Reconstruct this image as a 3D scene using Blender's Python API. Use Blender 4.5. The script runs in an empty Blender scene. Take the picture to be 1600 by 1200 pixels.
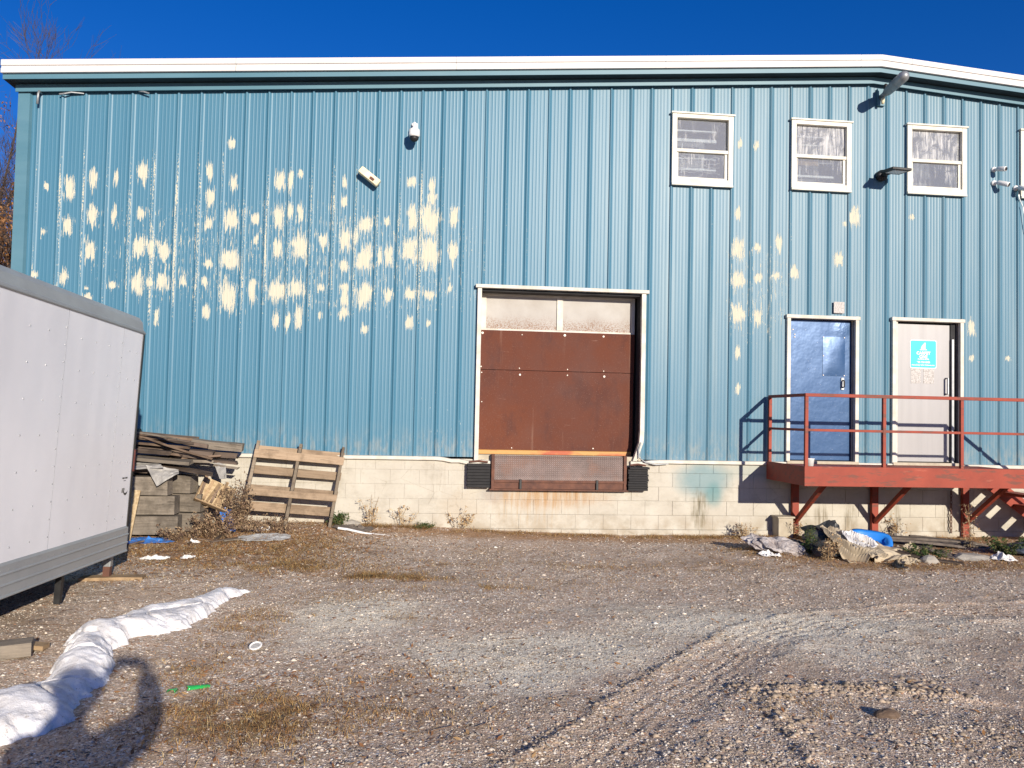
import bpy, math, random
import numpy as np
from mathutils import Vector, Matrix, Euler
random.seed(7); rng = np.random.default_rng(7)
sc = bpy.context.scene
COL = sc.collection
R = math.radians

# ------------------------------------------------------------------ camera
cd = bpy.data.cameras.new('camera'); cam = bpy.data.objects.new('camera', cd); COL.objects.link(cam)
CAM = Vector((4.9668, -11.925, 0.6002))
rt = Vector((0.993846, -0.108776, 0.020929)); upv = Vector((-0.024855, -0.03486, 0.999083)); fw = Vector((0.107947, 0.993455, 0.037349))
cam.matrix_world = Matrix(((rt.x, upv.x, -fw.x, CAM.x), (rt.y, upv.y, -fw.y, CAM.y), (rt.z, upv.z, -fw.z, CAM.z), (0, 0, 0, 1)))
cd.sensor_width = 36; cd.lens = 1312.93*36/1600; cd.clip_start = 0.05; cd.clip_end = 2000
sc.camera = cam

# ------------------------------------------------------------------ light
SUN = Vector((0.2918, -0.9201, 0.2613)).normalized()     # towards the sun
w = bpy.data.worlds.new('World'); sc.world = w; w.use_nodes = True
nt = w.node_tree; nt.nodes.clear()
sky = nt.nodes.new('ShaderNodeTexSky'); sky.sky_type = 'NISHITA'; sky.sun_disc = False
sky.sun_elevation = math.asin(SUN.z); sky.sun_rotation = math.atan2(SUN.x, SUN.y)
sky.altitude = 100; sky.air_density = 1.0; sky.dust_density = 0.3; sky.ozone_density = 4.0
hs = nt.nodes.new('ShaderNodeHueSaturation'); hs.inputs['Saturation'].default_value = 1.3
bg = nt.nodes.new('ShaderNodeBackground'); bg.inputs[1].default_value = 0.068
wo = nt.nodes.new('ShaderNodeOutputWorld')
nt.links.new(sky.outputs[0], hs.inputs['Color']); tn = nt.nodes.new('ShaderNodeMix'); tn.data_type = 'RGBA'; tn.blend_type = 'MULTIPLY'; tn.inputs[0].default_value = 1; tn.inputs[7].default_value = (.85, .84, 1.36, 1)
nt.links.new(hs.outputs[0], tn.inputs[6]); nt.links.new(tn.outputs[2], bg.inputs[0]); nt.links.new(bg.outputs[0], wo.inputs[0])
sl = bpy.data.lights.new('sun', 'SUN'); so = bpy.data.objects.new('sun', sl); COL.objects.link(so)
sl.energy = 5.0; sl.angle = R(0.55); sl.color = (1.0, 0.91, 0.77)
so.rotation_euler = SUN.to_track_quat('Z', 'Y').to_euler(); so.location = SUN*60
sc.view_settings.view_transform = 'Standard'; sc.view_settings.look = 'None'
sc.view_settings.exposure = 0.37; sc.view_settings.gamma = 1.0
sc.view_settings.use_curve_mapping = False

# ------------------------------------------------------------------ mesh helpers
class MB:
    def __init__(s): s.v = []; s.f = []
    def add(s, vs, fs):
        o = len(s.v); s.v += [tuple(v) for v in vs]; s.f += [tuple(i+o for i in f) for f in fs]; return s
    def box(s, x0, x1, y0, y1, z0, z1, M=None, jit=0):
        vs = [Vector((x, y, z)) for z in (z0, z1) for y in (y0, y1) for x in (x0, x1)]
        if jit: vs = [v+Vector((random.uniform(-jit, jit), random.uniform(-jit, jit), random.uniform(-jit, jit))) for v in vs]
        if M: vs = [M @ v for v in vs]
        return s.add(vs, [(0, 2, 3, 1), (4, 5, 7, 6), (0, 1, 5, 4), (2, 6, 7, 3), (0, 4, 6, 2), (1, 3, 7, 5)])
    def tube(s, pts, r, n=8, cap=True):
        pts = [Vector(p) for p in pts]; k = len(pts); rr = r if isinstance(r, (list, tuple)) else [r]*k
        o = len(s.v); prev = None
        for i, p in enumerate(pts):
            t = (pts[min(i+1, k-1)]-pts[max(i-1, 0)]).normalized()
            if prev is None: a = t.orthogonal().normalized()
            else:
                a = prev - t*prev.dot(t); a = a.normalized() if a.length > 1e-6 else t.orthogonal().normalized()
            prev = a; b = t.cross(a)
            for j in range(n):
                th = 2*math.pi*j/n; s.v.append(tuple(p+(a*math.cos(th)+b*math.sin(th))*rr[i]))
        for i in range(k-1):
            for j in range(n):
                s.f.append((o+i*n+j, o+i*n+(j+1) % n, o+(i+1)*n+(j+1) % n, o+(i+1)*n+j))
        if cap:
            s.f.append(tuple(o+j for j in range(n))[::-1]); s.f.append(tuple(o+(k-1)*n+j for j in range(n)))
        return s
    def prism(s, poly, h0, h1, axis='y'):
        n = len(poly)
        def mk(a, b, h): return {'y': (a, h, b), 'x': (h, a, b), 'z': (a, b, h)}[axis]
        vs = [mk(a, b, h0) for a, b in poly]+[mk(a, b, h1) for a, b in poly]
        fs = [tuple(range(n))[::-1], tuple(range(n, 2*n))]+[(i, (i+1) % n, n+(i+1) % n, n+i) for i in range(n)]
        return s.add(vs, fs)
    def lathe(s, prof, c, n=16, M=None):
        o = []; k = len(prof)
        for r, z in prof:
            for j in range(n):
                v = Vector((r*math.cos(2*math.pi*j/n), r*math.sin(2*math.pi*j/n), z))
                if M: v = M @ v
                o.append(v+Vector(c))
        fs = [(i*n+j, i*n+(j+1) % n, (i+1)*n+(j+1) % n, (i+1)*n+j) for i in range(k-1) for j in range(n)]
        fs += [tuple(range(n))[::-1], tuple((k-1)*n+j for j in range(n))]
        return s.add(o, fs)
    def sweep(s, path, prof):
        """profile points (y, z) carried along a path of (x, z) points"""
        n = len(prof); vs = [(x, y, z+pz) for x, z in path for y, pz in prof]
        fs = [(i*n+j, i*n+(j+1) % n, (i+1)*n+(j+1) % n, (i+1)*n+j) for i in range(len(path)-1) for j in range(n)]
        fs += [tuple(range(n))[::-1], tuple((len(path)-1)*n+j for j in range(n))]
        return s.add(vs, fs)
    def build(s, name, mat, parent=None, bevel=0, smooth=False, loc=None, fix=True):
        me = bpy.data.meshes.new(name); me.from_pydata(s.v, [], s.f)
        if fix:
            import bmesh
            bm = bmesh.new(); bm.from_mesh(me); bmesh.ops.recalc_face_normals(bm, faces=bm.faces); bm.to_mesh(me); bm.free()
        me.update()
        return link(name, me, mat, parent, bevel, smooth, loc)
def link(name, me, mat, parent=None, bevel=0, smooth=False, loc=None):
    o = bpy.data.objects.new(name, me); COL.objects.link(o)
    if mat is not None:
        me.materials.clear(); me.materials.append(mat)
    if parent is not None: o.parent = parent
    if loc is not None: o.location = loc
    if bevel:
        b = o.modifiers.new('bevel', 'BEVEL'); b.width = bevel; b.segments = 2; b.limit_method = 'ANGLE'
    if smooth: me.polygons.foreach_set('use_smooth', [True]*len(me.polygons))
    return o
def npmesh(name, V, F, mat, parent=None, smooth=False, attrs=None, cols=None):
    V = np.asarray(V, np.float32); F = np.asarray(F, np.int32)
    me = bpy.data.meshes.new(name); k = F.shape[1]
    me.vertices.add(len(V)); me.vertices.foreach_set('co', V.ravel())
    me.loops.add(F.size); me.loops.foreach_set('vertex_index', F.ravel())
    me.polygons.add(len(F)); me.polygons.foreach_set('loop_start', np.arange(0, F.size, k, dtype=np.int32))
    me.update(calc_edges=True)
    for n, a in (attrs or {}).items():
        at = me.attributes.new(n, 'FLOAT', 'POINT'); at.data.foreach_set('value', np.asarray(a, np.float32).ravel())
    for n, a in (cols or {}).items():
        at = me.attributes.new(n, 'FLOAT_COLOR', 'POINT'); c = np.ones((len(V), 4), np.float32); c[:, :3] = a
        at.data.foreach_set('color', c.ravel())
    return link(name, me, mat, parent, smooth=smooth)
def tag(o, label=None, cat=None, group=None, kind=None):
    if label: o['label'] = label
    if cat: o['category'] = cat
    if group: o['group'] = group
    if kind: o['kind'] = kind
    return o
def empty(name, loc, label=None, cat=None, group=None, rot=None):
    o = bpy.data.objects.new(name, None); COL.objects.link(o); o.location = loc
    if rot: o.rotation_euler = rot
    o.empty_display_size = 0.2
    return tag(o, label, cat, group)
def subempty(name, parent):
    o = bpy.data.objects.new(name, None); COL.objects.link(o); o.parent = parent; return o
def vn(x, y, seed=0):
    """smooth value noise on numpy arrays, 0..1"""
    x = np.asarray(x, float); y = np.asarray(y, float)
    xi = np.floor(x).astype(np.int64); yi = np.floor(y).astype(np.int64); fx = x-xi; fy = y-yi
    fx = fx*fx*(3-2*fx); fy = fy*fy*(3-2*fy)
    def h(a, b):
        n = (a*374761393+b*668265263+seed*974711) & 0xffffffff
        n = ((n ^ (n >> 13))*1274126177) & 0xffffffff
        return ((n ^ (n >> 16)) & 0xffff)/65535.0
    return (h(xi, yi)*(1-fx)+h(xi+1, yi)*fx)*(1-fy)+(h(xi, yi+1)*(1-fx)+h(xi+1, yi+1)*fx)*fy
def fbm(x, y, seed=0, o=4):
    t = 0; a = 0.5; s = 0
    for i in range(o): t = t+a*vn(np.asarray(x)*2**i, np.asarray(y)*2**i, seed+i*17); s += a; a *= .55
    return t/s
def sstep(a, b, x): t = np.clip((x-a)/(b-a), 0, 1); return t*t*(3-2*t)

# ------------------------------------------------------------------ material helpers
class G:
    def __init__(s, name):
        s.m = bpy.data.materials.new(name); s.m.use_nodes = True; s.t = s.m.node_tree
        s.b = s.t.nodes['Principled BSDF']; s.out = s.t.nodes['Material Output']
    def n(s, ty, **k):
        x = s.t.nodes.new(ty)
        for a, b in k.items(): setattr(x, a, b)
        return x
    def l(s, a, b):
        if hasattr(a, 'links') or isinstance(a, bpy.types.NodeSocket): s.t.links.new(a, b)
        else:
            if b.type == 'RGBA' and len(a) == 3: a = (*a, 1)
            b.default_value = a
    def pos(s): return s.n('ShaderNodeNewGeometry').outputs['Position']
    def obj(s, rnd=True):
        c = s.n('ShaderNodeTexCoord').outputs['Object']
        if not rnd: return c
        r = s.n('ShaderNodeObjectInfo').outputs['Random']
        q = s.math('MULTIPLY', r, 37.0); v = s.n('ShaderNodeCombineXYZ'); s.l(q, v.inputs[0]); s.l(q, v.inputs[1]); s.l(q, v.inputs[2])
        a = s.n('ShaderNodeVectorMath', operation='ADD'); s.l(c, a.inputs[0]); s.l(v.outputs[0], a.inputs[1]); return a.outputs[0]
    def rnd(s): return s.n('ShaderNodeObjectInfo').outputs['Random']
    def map(s, v, sc=(1, 1, 1), loc=(0, 0, 0), rot=(0, 0, 0)):
        m = s.n('ShaderNodeMapping'); s.l(v, m.inputs[0]); m.inputs['Scale'].default_value = sc; m.inputs['Location'].default_value = loc; m.inputs['Rotation'].default_value = rot
        return m.outputs[0]
    def noise(s, v, scale=5, detail=4, rough=.55, dist=0, col=False):
        x = s.n('ShaderNodeTexNoise'); s.l(v, x.inputs['Vector']); x.inputs['Scale'].default_value = scale; x.inputs['Detail'].default_value = detail
        x.inputs['Roughness'].default_value = rough; x.inputs['Distortion'].default_value = dist
        return x.outputs[1 if col else 0]
    def vor(s, v, scale=5, out=0, feat='F1', rnd=1):
        x = s.n('ShaderNodeTexVoronoi', feature=feat); s.l(v, x.inputs['Vector']); x.inputs['Scale'].default_value = scale; x.inputs['Randomness'].default_value = rnd
        return x.outputs[out]
    def math(s, op, a, b=0.0, c=None, clamp=False):
        x = s.n('ShaderNodeMath', operation=op, use_clamp=clamp); s.l(a, x.inputs[0]); s.l(b, x.inputs[1])
        if c is not None: s.l(c, x.inputs[2])
        return x.outputs[0]
    def ramp(s, f, st, interp='LINEAR'):
        x = s.n('ShaderNodeValToRGB'); s.l(f, x.inputs[0]); e = x.color_ramp.elements; x.color_ramp.interpolation = interp
        while len(e) < len(st): e.new(.5)
        for q, (p, c) in zip(e, st):
            q.position = p; q.color = (c, c, c, 1) if isinstance(c, (int, float)) else (*c, 1)
        return x.outputs[0]
    def mix(s, f, a, b, bl='MIX'):
        x = s.n('ShaderNodeMix', data_type='RGBA', blend_type=bl); s.l(f, x.inputs[0]); s.l(a, x.inputs[6]); s.l(b, x.inputs[7]); return x.outputs[2]
    def step(s, f, a, b):
        x = s.n('ShaderNodeMapRange'); x.interpolation_type = 'SMOOTHSTEP'; s.l(f, x.inputs[0]); x.inputs[1].default_value = a; x.inputs[2].default_value = b
        return x.outputs[0]
    def attr(s, n, col=False): return s.n('ShaderNodeAttribute', attribute_name=n).outputs['Color' if col else 'Fac']
    def sep(s, v): return s.n('ShaderNodeSeparateXYZ'), v
    def xyz(s, v):
        x = s.n('ShaderNodeSeparateXYZ'); s.l(v, x.inputs[0]); return x.outputs
    def bump(s, h, st=.4, dist=.01):
        x = s.n('ShaderNodeBump'); x.inputs['Strength'].default_value = st; x.inputs['Distance'].default_value = dist; s.l(h, x.inputs['Height']); s.l(x.outputs[0], s.b.inputs['Normal'])
    def set(s, col=None, rough=None, metal=None, spec=None):
        if col is not None: s.l(col, s.b.inputs['Base Color'])
        if rough is not None: s.l(rough, s.b.inputs['Roughness'])
        if metal is not None: s.l(metal, s.b.inputs['Metallic'])
        if spec is not None: s.l(spec, s.b.inputs['Specular IOR Level'])
        return s.m
def blob(g, P, cx, cz, rx, rz, nz=.5, ns=4):
    """soft stain at a place on the wall (x, z), edges broken up by noise; 1 inside"""
    x = g.xyz(P); a = g.math('DIVIDE', g.math('SUBTRACT', x[0], cx), rx); b = g.math('DIVIDE', g.math('SUBTRACT', x[2], cz), rz)
    d = g.math('SQRT', g.math('ADD', g.math('MULTIPLY', a, a), g.math('MULTIPLY', b, b)))
    d = g.math('ADD', d, g.math('MULTIPLY', g.math('SUBTRACT', g.noise(P, ns, 5, .6), .5), nz*2))
    return g.math('SUBTRACT', 1.0, g.step(d, .35, 1.1))

def simple(name, c1, c2=None, rough=.6, ns=8, stretch=(1, 1, 1), bump=.2, bd=.004, metal=0, spec=.4, rv=0.0, detail=5):
    """worn, uneven one-material surface"""
    g = G(name); P = g.map(g.obj(), stretch); c2 = c2 or tuple(x*.7 for x in c1)
    n = g.noise(P, ns, detail, .6); c = g.mix(g.ramp(n, [(.32, 0.0), (.68, 1.0)]), c1, c2)
    if rv: c = g.mix(1.0, c, g.ramp(g.rnd(), [(0, 1-rv), (1, 1.0+0*rv)]), 'MULTIPLY')
    g.bump(g.noise(P, ns*4, 4, .6), bump, bd)
    return g.set(c, g.ramp(n, [(.3, max(0, rough-.1)), (.7, min(1, rough+.1))]), metal, spec)
# ------------------------------------------------------------------ materials
def siding():
    g = G('blue painted steel siding'); P = g.pos()
    st = g.noise(g.map(P, (9, 9, .25)), 1.0, 5, .6)
    lo = g.noise(g.map(P, (.5, .5, .35)), 1.0, 3)
    c = g.mix(g.ramp(st, [(.3, 0), (.7, 1)]), (.044, .149, .230), (.060, .172, .255))
    fine = g.noise(g.map(P, (70, 70, .5)), 1.0, 4, .7); c = g.mix(g.math('MULTIPLY', g.step(fine, .54, .72), .4), c, (.085, .205, .285)); c = g.mix(g.math('MULTIPLY', g.step(g.noise(g.map(P, (60, 60, .4), (9, 0, 0)), 1.0, 4, .7), .55, .7), .45), c, (.04, .11, .165))
    X = g.xyz(P)
    # chalky fading on the middle and right panels, streaks of it run down the pans
    fz = g.math('MULTIPLY', g.step(X[0], 6.2, 9.6), g.step(g.noise(g.map(P, (5, 5, .35), (3, 0, 0)), 1.0, 5, .65), .42, .72))
    c = g.mix(g.math('MULTIPLY', fz, .6), c, (.185, .265, .305))
    c = g.mix(g.math('MULTIPLY', g.step(X[0], 6.5, 11.0), .4), c, (.092, .172, .222))
    c = g.mix(g.math('MULTIPLY', lo, .25), c, (.07, .175, .25))
    # scuffs low on the wall beside the dock
    sc_ = g.math('MULTIPLY', g.step(g.noise(g.map(P, (22, 22, 7)), 1.0, 6, .7), .63, .7), g.math('ADD', blob(g, P, 5.3, .5, .7, .8), blob(g, P, 8.6, .15, .5, .3)))
    c = g.mix(sc_, c, (.42, .46, .44))
    dl = g.math('MULTIPLY', g.math('SUBTRACT', 1.0, g.step(g.math('ADD', X[2], g.math('MULTIPLY', g.noise(g.map(P, (6, 6, 1)), 1.0, 4), -.35)), -.15, .35)), g.step(g.noise(g.map(P, (14, 14, 4)), 1.0, 5, .7), .42, .65)); c = g.mix(g.math('MULTIPLY', dl, .5), c, (.27, .27, .24))
    # paint lost down to the cream primer
    pe = g.attr('peel'); n1 = g.noise(g.map(P, (80, 80, 5)), 1.0, 4, .62); n2 = g.noise(g.map(P, (95, 95, 60)), 1.0, 2, .5)
    gt = g.step(pe, .02, .22); f = g.math('ADD', pe, g.math('MULTIPLY', gt, g.math('ADD', g.math('MULTIPLY', g.math('SUBTRACT', n1, .5), 2.7), g.math('MULTIPLY', g.math('SUBTRACT', n2, .5), .5))))
    m1 = g.step(f, .47, .53)
    rb = g.attr('ribpeel'); n3 = g.noise(g.map(P, (70, 70, 38)), 1.0, 3, .6); n4 = g.noise(g.map(P, (30, 30, 1.6)), 1.0, 3, .6)
    f2 = g.math('ADD', rb, g.math('ADD', g.math('MULTIPLY', g.math('SUBTRACT', n3, .5), 1.2), g.math('MULTIPLY', g.math('SUBTRACT', n4, .5), 1.1)))
    m = g.math('MAXIMUM', m1, g.step(f2, .5, .56))
    pr = g.mix(g.noise(g.map(P, (20, 20, 5)), 1.0, 4), (.54, .51, .405), (.46, .43, .335))
    c = g.mix(m, c, pr)
    g.bump(g.math('ADD', g.math('MULTIPLY', m, -.15), g.noise(g.map(P, (3, 3, 1.2)), 1.0, 3)), .25, .006)
    return g.set(c, g.ramp(m, [(0, .42), (1, .75)]), 0, .35)
def blue_trim():
    g = G('blue painted steel trim'); P = g.pos()
    c = g.mix(g.ramp(g.noise(g.map(P, (.8, 3, 3)), 1.0, 5), [(.3, 0), (.7, 1)]), (.062, .160, .215), (.095, .20, .255))
    return g.set(c, .45, 0, .35)
def fascia_mat():
    g = G('white painted fascia metal'); P = g.pos()
    c = g.mix(g.ramp(g.noise(g.map(P, (1.2, 6, 6)), 1.0, 6), [(.4, 0), (.8, 1)]), (.62, .595, .58), (.54, .51, .485)); return g.set(c, .45, 0, .3)
def found_mat():
    g = G('cream painted block'); P = g.pos(); X = g.xyz(P)
    n = g.noise(P, 3.2, 6, .62); n2 = g.noise(P, 22, 5, .6)
    c = g.mix(g.ramp(n, [(.3, 0), (.72, 1)]), (.50, .47, .405), (.42, .385, .325))
    c = g.mix(g.math('MULTIPLY', g.step(n2, .55, .75), .35), c, (.33, .285, .215))
    c = g.mix(g.math('MULTIPLY', g.step(g.noise(g.map(P, (1.2, 1, 2.0), (2, 0, 1)), 2.0, 6, .68), .50, .66), .5), c, (.34, .31, .255))
    c = g.mix(g.math('MULTIPLY', g.math('MULTIPLY', g.step(X[2], -.75, -.1), g.step(g.noise(g.map(P, (17, 1, .7)), 1.0, 5, .7), .54, .68)), .45), c, (.29, .255, .20))
    # bare grey patches where paint and render fell
    c = g.mix(g.math('MULTIPLY', blob(g, P, 6.05, -.52, .28, .16, .5, 6), .8), c, (.34, .31, .28))
    c = g.mix(g.math('MULTIPLY', blob(g, P, 5.55, -.75, .35, .30, .7, 7), .5), c, (.42, .36, .28))
    # rust run below the dock plate
    rs = g.math('MULTIPLY', blob(g, P, 6.85, -.56, 1.0, .2, .35, 5), g.ramp(g.noise(g.map(P, (16, 1, 1.6)), 1.0, 5, .65), [(.36, .15), (.62, 1)]))
    c = g.mix(g.math('MULTIPLY', rs, .8), c, (.36, .20, .085))
    rs2 = g.math('MULTIPLY', blob(g, P, 6.6, -.7, .8, .36, .5, 5), g.step(g.noise(g.map(P, (20, 1, 1.0)), 1.0, 5, .65), .45, .66))
    c = g.mix(g.math('MULTIPLY', rs2, .5), c, (.38, .25, .12))
    # blue overspray
    c = g.mix(g.math('MULTIPLY', blob(g, P, 9.1, -.27, .52, .34, .28, 3), .75), c, (.15, .26, .29))
    c = g.mix(g.math('MULTIPLY', blob(g, P, 9.25, -.5, .17, .22, .3, 5), .7), c, (.11, .23, .24))
    c = g.mix(g.math('MULTIPLY', blob(g, P, 10.0, -.16, .7, .16, .4, 4), .5), c, (.30, .36, .33))
    # algae and dirt runs
    c = g.mix(g.math('MULTIPLY', g.math('MULTIPLY', blob(g, P, 9.05, -.72, .16, .36, .5, 8), g.step(g.noise(g.map(P, (30, 1, 2)), 1.0, 5, .7), .35, .6)), .8), c, (.14, .12, .07))
    for cx in (11.35, 12.05, 12.9, 10.9):
        c = g.mix(g.math('MULTIPLY', g.math('MULTIPLY', blob(g, P, cx, -.86, .14, .3, .4, 7), g.step(g.noise(g.map(P, (34, 1, 2)), 1.0, 5, .7), .4, .62)), .75), c, (.16, .13, .08))
    # splash dirt along the bottom course
    sp = g.math('MULTIPLY', g.math('SUBTRACT', 1.0, g.step(X[2], -1.02, -.72)), g.step(n, .38, .62)); c = g.mix(g.math('MULTIPLY', sp, .55), c, (.30, .24, .165))
    # hairline cracks
    cr = g.vor(g.map(P, (1, 1, 1.6)), 1.7, 0, 'DISTANCE_TO_EDGE'); ck = g.math('MULTIPLY', g.math('SUBTRACT', 1.0, g.step(g.math('ADD', cr, g.math('MULTIPLY', g.math('SUBTRACT', n2, .5), .06)), .0, .012)), g.step(g.noise(P, 1.1, 2), .56, .62))
    c = g.mix(g.math('MULTIPLY', ck, .3), c, (.22, .18, .13))
    g.bump(g.math('ADD', g.math('MULTIPLY', n2, .5), g.math('SUBTRACT', g.noise(P, 60, 4), g.math('MULTIPLY', ck, .2))), .35, .006)
    return g.set(c, .85, 0, .2)
def rust_panel():
    g = G('rust brown steel'); P = g.pos()
    n = g.noise(P, 2.2, 6, .6); c = g.mix(g.ramp(n, [(.3, 0), (.7, 1)]), (.092, .027, .016), (.118, .034, .017))
    c = g.mix(g.math('MULTIPLY', blob(g, P, 6.15, .4, .7, .5, .4, 3), .55), c, (.14, .038, .015))
    c = g.mix(g.math('MULTIPLY', g.step(g.noise(g.map(P, (1.6, 1, .9), (0, 0, 3)), 1.4, 6, .7), .48, .66), .6), c, (.062, .022, .018)); c = g.mix(g.math('MULTIPLY', g.step(g.noise(P, 70, 3), .60, .70), .5), c, (.20, .11, .08)); c = g.mix(g.math('MULTIPLY', g.step(g.noise(g.map(P, (3, 1, 26), (1, 0, 0)), 1.0, 5, .75), .66, .72), .5), c, (.28, .17, .13))
    c = g.mix(g.math('MULTIPLY', g.step(g.noise(g.map(P, (14, 1, .6)), 1.0, 5, .7), .60, .74), .35), c, (.24, .14, .10))
    g.bump(g.math('ADD', g.noise(P, 1.6, 2), g.math('MULTIPLY', g.noise(P, 60, 3), .04)), .3, .02)
    return g.set(c, g.ramp(n, [(.3, .6), (.7, .75)]), 0, .22)
def lite_mat():
    g = G('yellowed door lite'); P = g.pos(); X = g.xyz(P)
    c = g.mix(g.ramp(g.noise(P, 3, 4), [(.3, 0), (.7, 1)]), (.44, .42, .395), (.36, .33, .30))
    low = g.math('SUBTRACT', 1.0, g.step(g.math('ADD', X[2], g.math('MULTIPLY', g.math('SUBTRACT', g.noise(P, 5, 3), .5), .18)), 1.86, 2.10))
    rs = g.math('MULTIPLY', low, g.step(g.noise(P, 75, 4, .7), .44, .60)); c = g.mix(g.math('MULTIPLY', rs, .9), c, (.20, .085, .03))
    g.bump(g.noise(P, 90, 3), .3, .003)
    return g.set(c, .65, 0, .2)
def dock_plate():
    g = G('rusty tread plate'); P = g.pos()
    n = g.noise(P, 5, 6, .65); c = g.mix(g.ramp(n, [(.3, 0), (.7, 1)]), (.085, .06, .054), (.16, .11, .10))
    ed = g.step(g.noise(P, 3.2, 3), .48, .70); c = g.mix(g.math('MULTIPLY', ed, .4), c, (.17, .065, .03))
    # raised lugs in alternating directions
    Q = g.map(P, (34, 1, 34)); ck = g.n('ShaderNodeTexChecker'); g.l(g.map(P, (34, .01, 34), (0, .5, 0)), ck.inputs[0]); ck.inputs['Scale'].default_value = 1.0
    lug = g.vor(g.map(P, (34, .01, 34)), 1.0, 0, 'F1', .15); lf = g.math('SUBTRACT', 1.0, g.step(lug, .18, .38))
    c = g.mix(g.math('MULTIPLY', lf, .6), c, (.30, .24, .225))
    g.bump(g.math('ADD', lf, g.math('MULTIPLY', n, .3)), .7, .006)
    return g.set(c, .55, .25, .5)
def rust_iron(): return simple('rusty iron', (.15, .06, .035), (.09, .045, .035), .8, 9, bump=.5, bd=.006)
def sill_strip():
    g = G('yellow and rust sill strip'); P = g.pos()
    c = g.mix(g.ramp(g.noise(g.map(P, (1, 1, 3), (1.3, 0, 0)), 2.4, 4), [(.35, 0), (.55, 1)]), (.38, .085, .03), (.46, .25, .07)); return g.set(c, .6)
def rubber():
    g = G('black rubber'); P = g.obj(); n = g.noise(P, 12, 5)
    g.bump(g.noise(P, 40, 4), .4, .004); return g.set(g.mix(n, (.012, .012, .014), (.035, .033, .033)), .8, 0, .3)
def red_paint():
    g = G('red oxide painted steel'); P = g.pos(); n = g.noise(P, 4, 6, .62)
    c = g.mix(g.ramp(n, [(.3, 0), (.7, 1)]), (.30, .052, .028), (.23, .038, .021))
    sp = g.step(g.noise(g.map(P, (3, 8, 14)), 1.0, 6, .7), .53, .62); c = g.mix(g.math('MULTIPLY', sp, .75), c, (.12, .05, .035))
    c = g.mix(g.math('MULTIPLY', g.step(g.noise(g.map(P, (2, 2, 9), (4, 1, 1)), 1.0, 5, .65), .62, .74), .5), c, (.50, .16, .10))
    g.bump(g.noise(P, 30, 4), .25, .004); return g.set(c, .6, 0, .3)
def blue_door_mat():
    g = G('glossy blue steel door'); P = g.pos(); n = g.noise(g.map(P, (1.3, 1, .8)), 2.2, 3)
    c = g.mix(g.ramp(n, [(.35, 0), (.65, 1)]), (.018, .066, .17), (.027, .078, .185))
    X = g.xyz(P)
    c = g.mix(g.math('MULTIPLY', g.step(g.noise(P, 60, 4), .68, .74), .6), c, (.55, .56, .6))
    g.bump(g.math('ADD', g.noise(P, 3.5, 3), g.math('MULTIPLY', g.math('MULTIPLY', blob(g, P, 11.25, 2.0, .14, .14, .2), g.noise(P, 9, 2)), 1.2)), .22, .02)
    return g.set(c, .28, .25, .5)
def grey_door_mat():
    g = G('brushed pale grey door'); P = g.pos(); n = g.noise(g.map(P, (7, 1, .25)), 1.0, 5)
    c = g.mix(g.ramp(n, [(.3, 0), (.7, 1)]), (.30, .29, .295), (.25, .243, .247)); g.bump(g.noise(g.map(P, (2, 1, 1)), 1.0, 3), .2, .01)
    return g.set(c, .42, .2, .4)
def glass_mat(nm='dusty window glass', f0=.17, f1=.55, t0=.48, t1=.46):
    g = G(nm); P = g.pos()
    t = g.n('ShaderNodeBsdfTransparent'); t.inputs[0].default_value = (.86, .89, .90, 1)
    gl = g.n('ShaderNodeBsdfGlossy'); gl.inputs['Roughness'].default_value = 0.0
    fr = g.n('ShaderNodeFresnel'); fr.inputs[0].default_value = 1.5
    m1 = g.n('ShaderNodeMixShader'); g.l(g.math('ADD', fr.outputs[0], .05), m1.inputs[0]); g.l(t.outputs[0], m1.inputs[1]); g.l(gl.outputs[0], m1.inputs[2])
    df = g.n('ShaderNodeBsdfDiffuse'); df.inputs[0].default_value = (.55, .55, .56, 1)
    st = g.noise(g.map(P, (26, 1, 2.6)), 1.0, 6, .7); cl = g.noise(P, 3.0, 5, .65, 1.5)
    f = g.math('ADD', f0, g.math('MULTIPLY', g.math('MULTIPLY', g.step(st, t0, t0+.22), g.step(cl, t1, t1+.16)), f1))
    m2 = g.n('ShaderNodeMixShader'); g.l(f, m2.inputs[0]); g.l(m1.outputs[0], m2.inputs[1]); g.l(df.outputs[0], m2.inputs[2])
    g.l(m2.outputs[0], g.out.inputs[0]); return g.m
def film_mat():
    g = G('crumpled clear plastic film'); P = g.pos()
    t = g.n('ShaderNodeBsdfTransparent'); b = g.b; g.l((.75, .75, .75, 1), b.inputs['Base Color']); b.inputs['Roughness'].default_value = .6; b.inputs['Specular IOR Level'].default_value = .1
    n = g.noise(P, 7, 5, .6, 2.5); bp = g.n('ShaderNodeBump'); bp.inputs['Strength'].default_value = 1; bp.inputs['Distance'].default_value = .08; g.l(n, bp.inputs['Height']); g.l(bp.outputs[0], b.inputs['Normal'])
    m = g.n('ShaderNodeMixShader'); g.l(g.ramp(n, [(.55, .0), (.72, .3)]), m.inputs[0]); g.l(t.outputs[0], m.inputs[1]); g.l(b.outputs[0], m.inputs[2]); g.l(m.outputs[0], g.out.inputs[0]); return g.m
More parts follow.
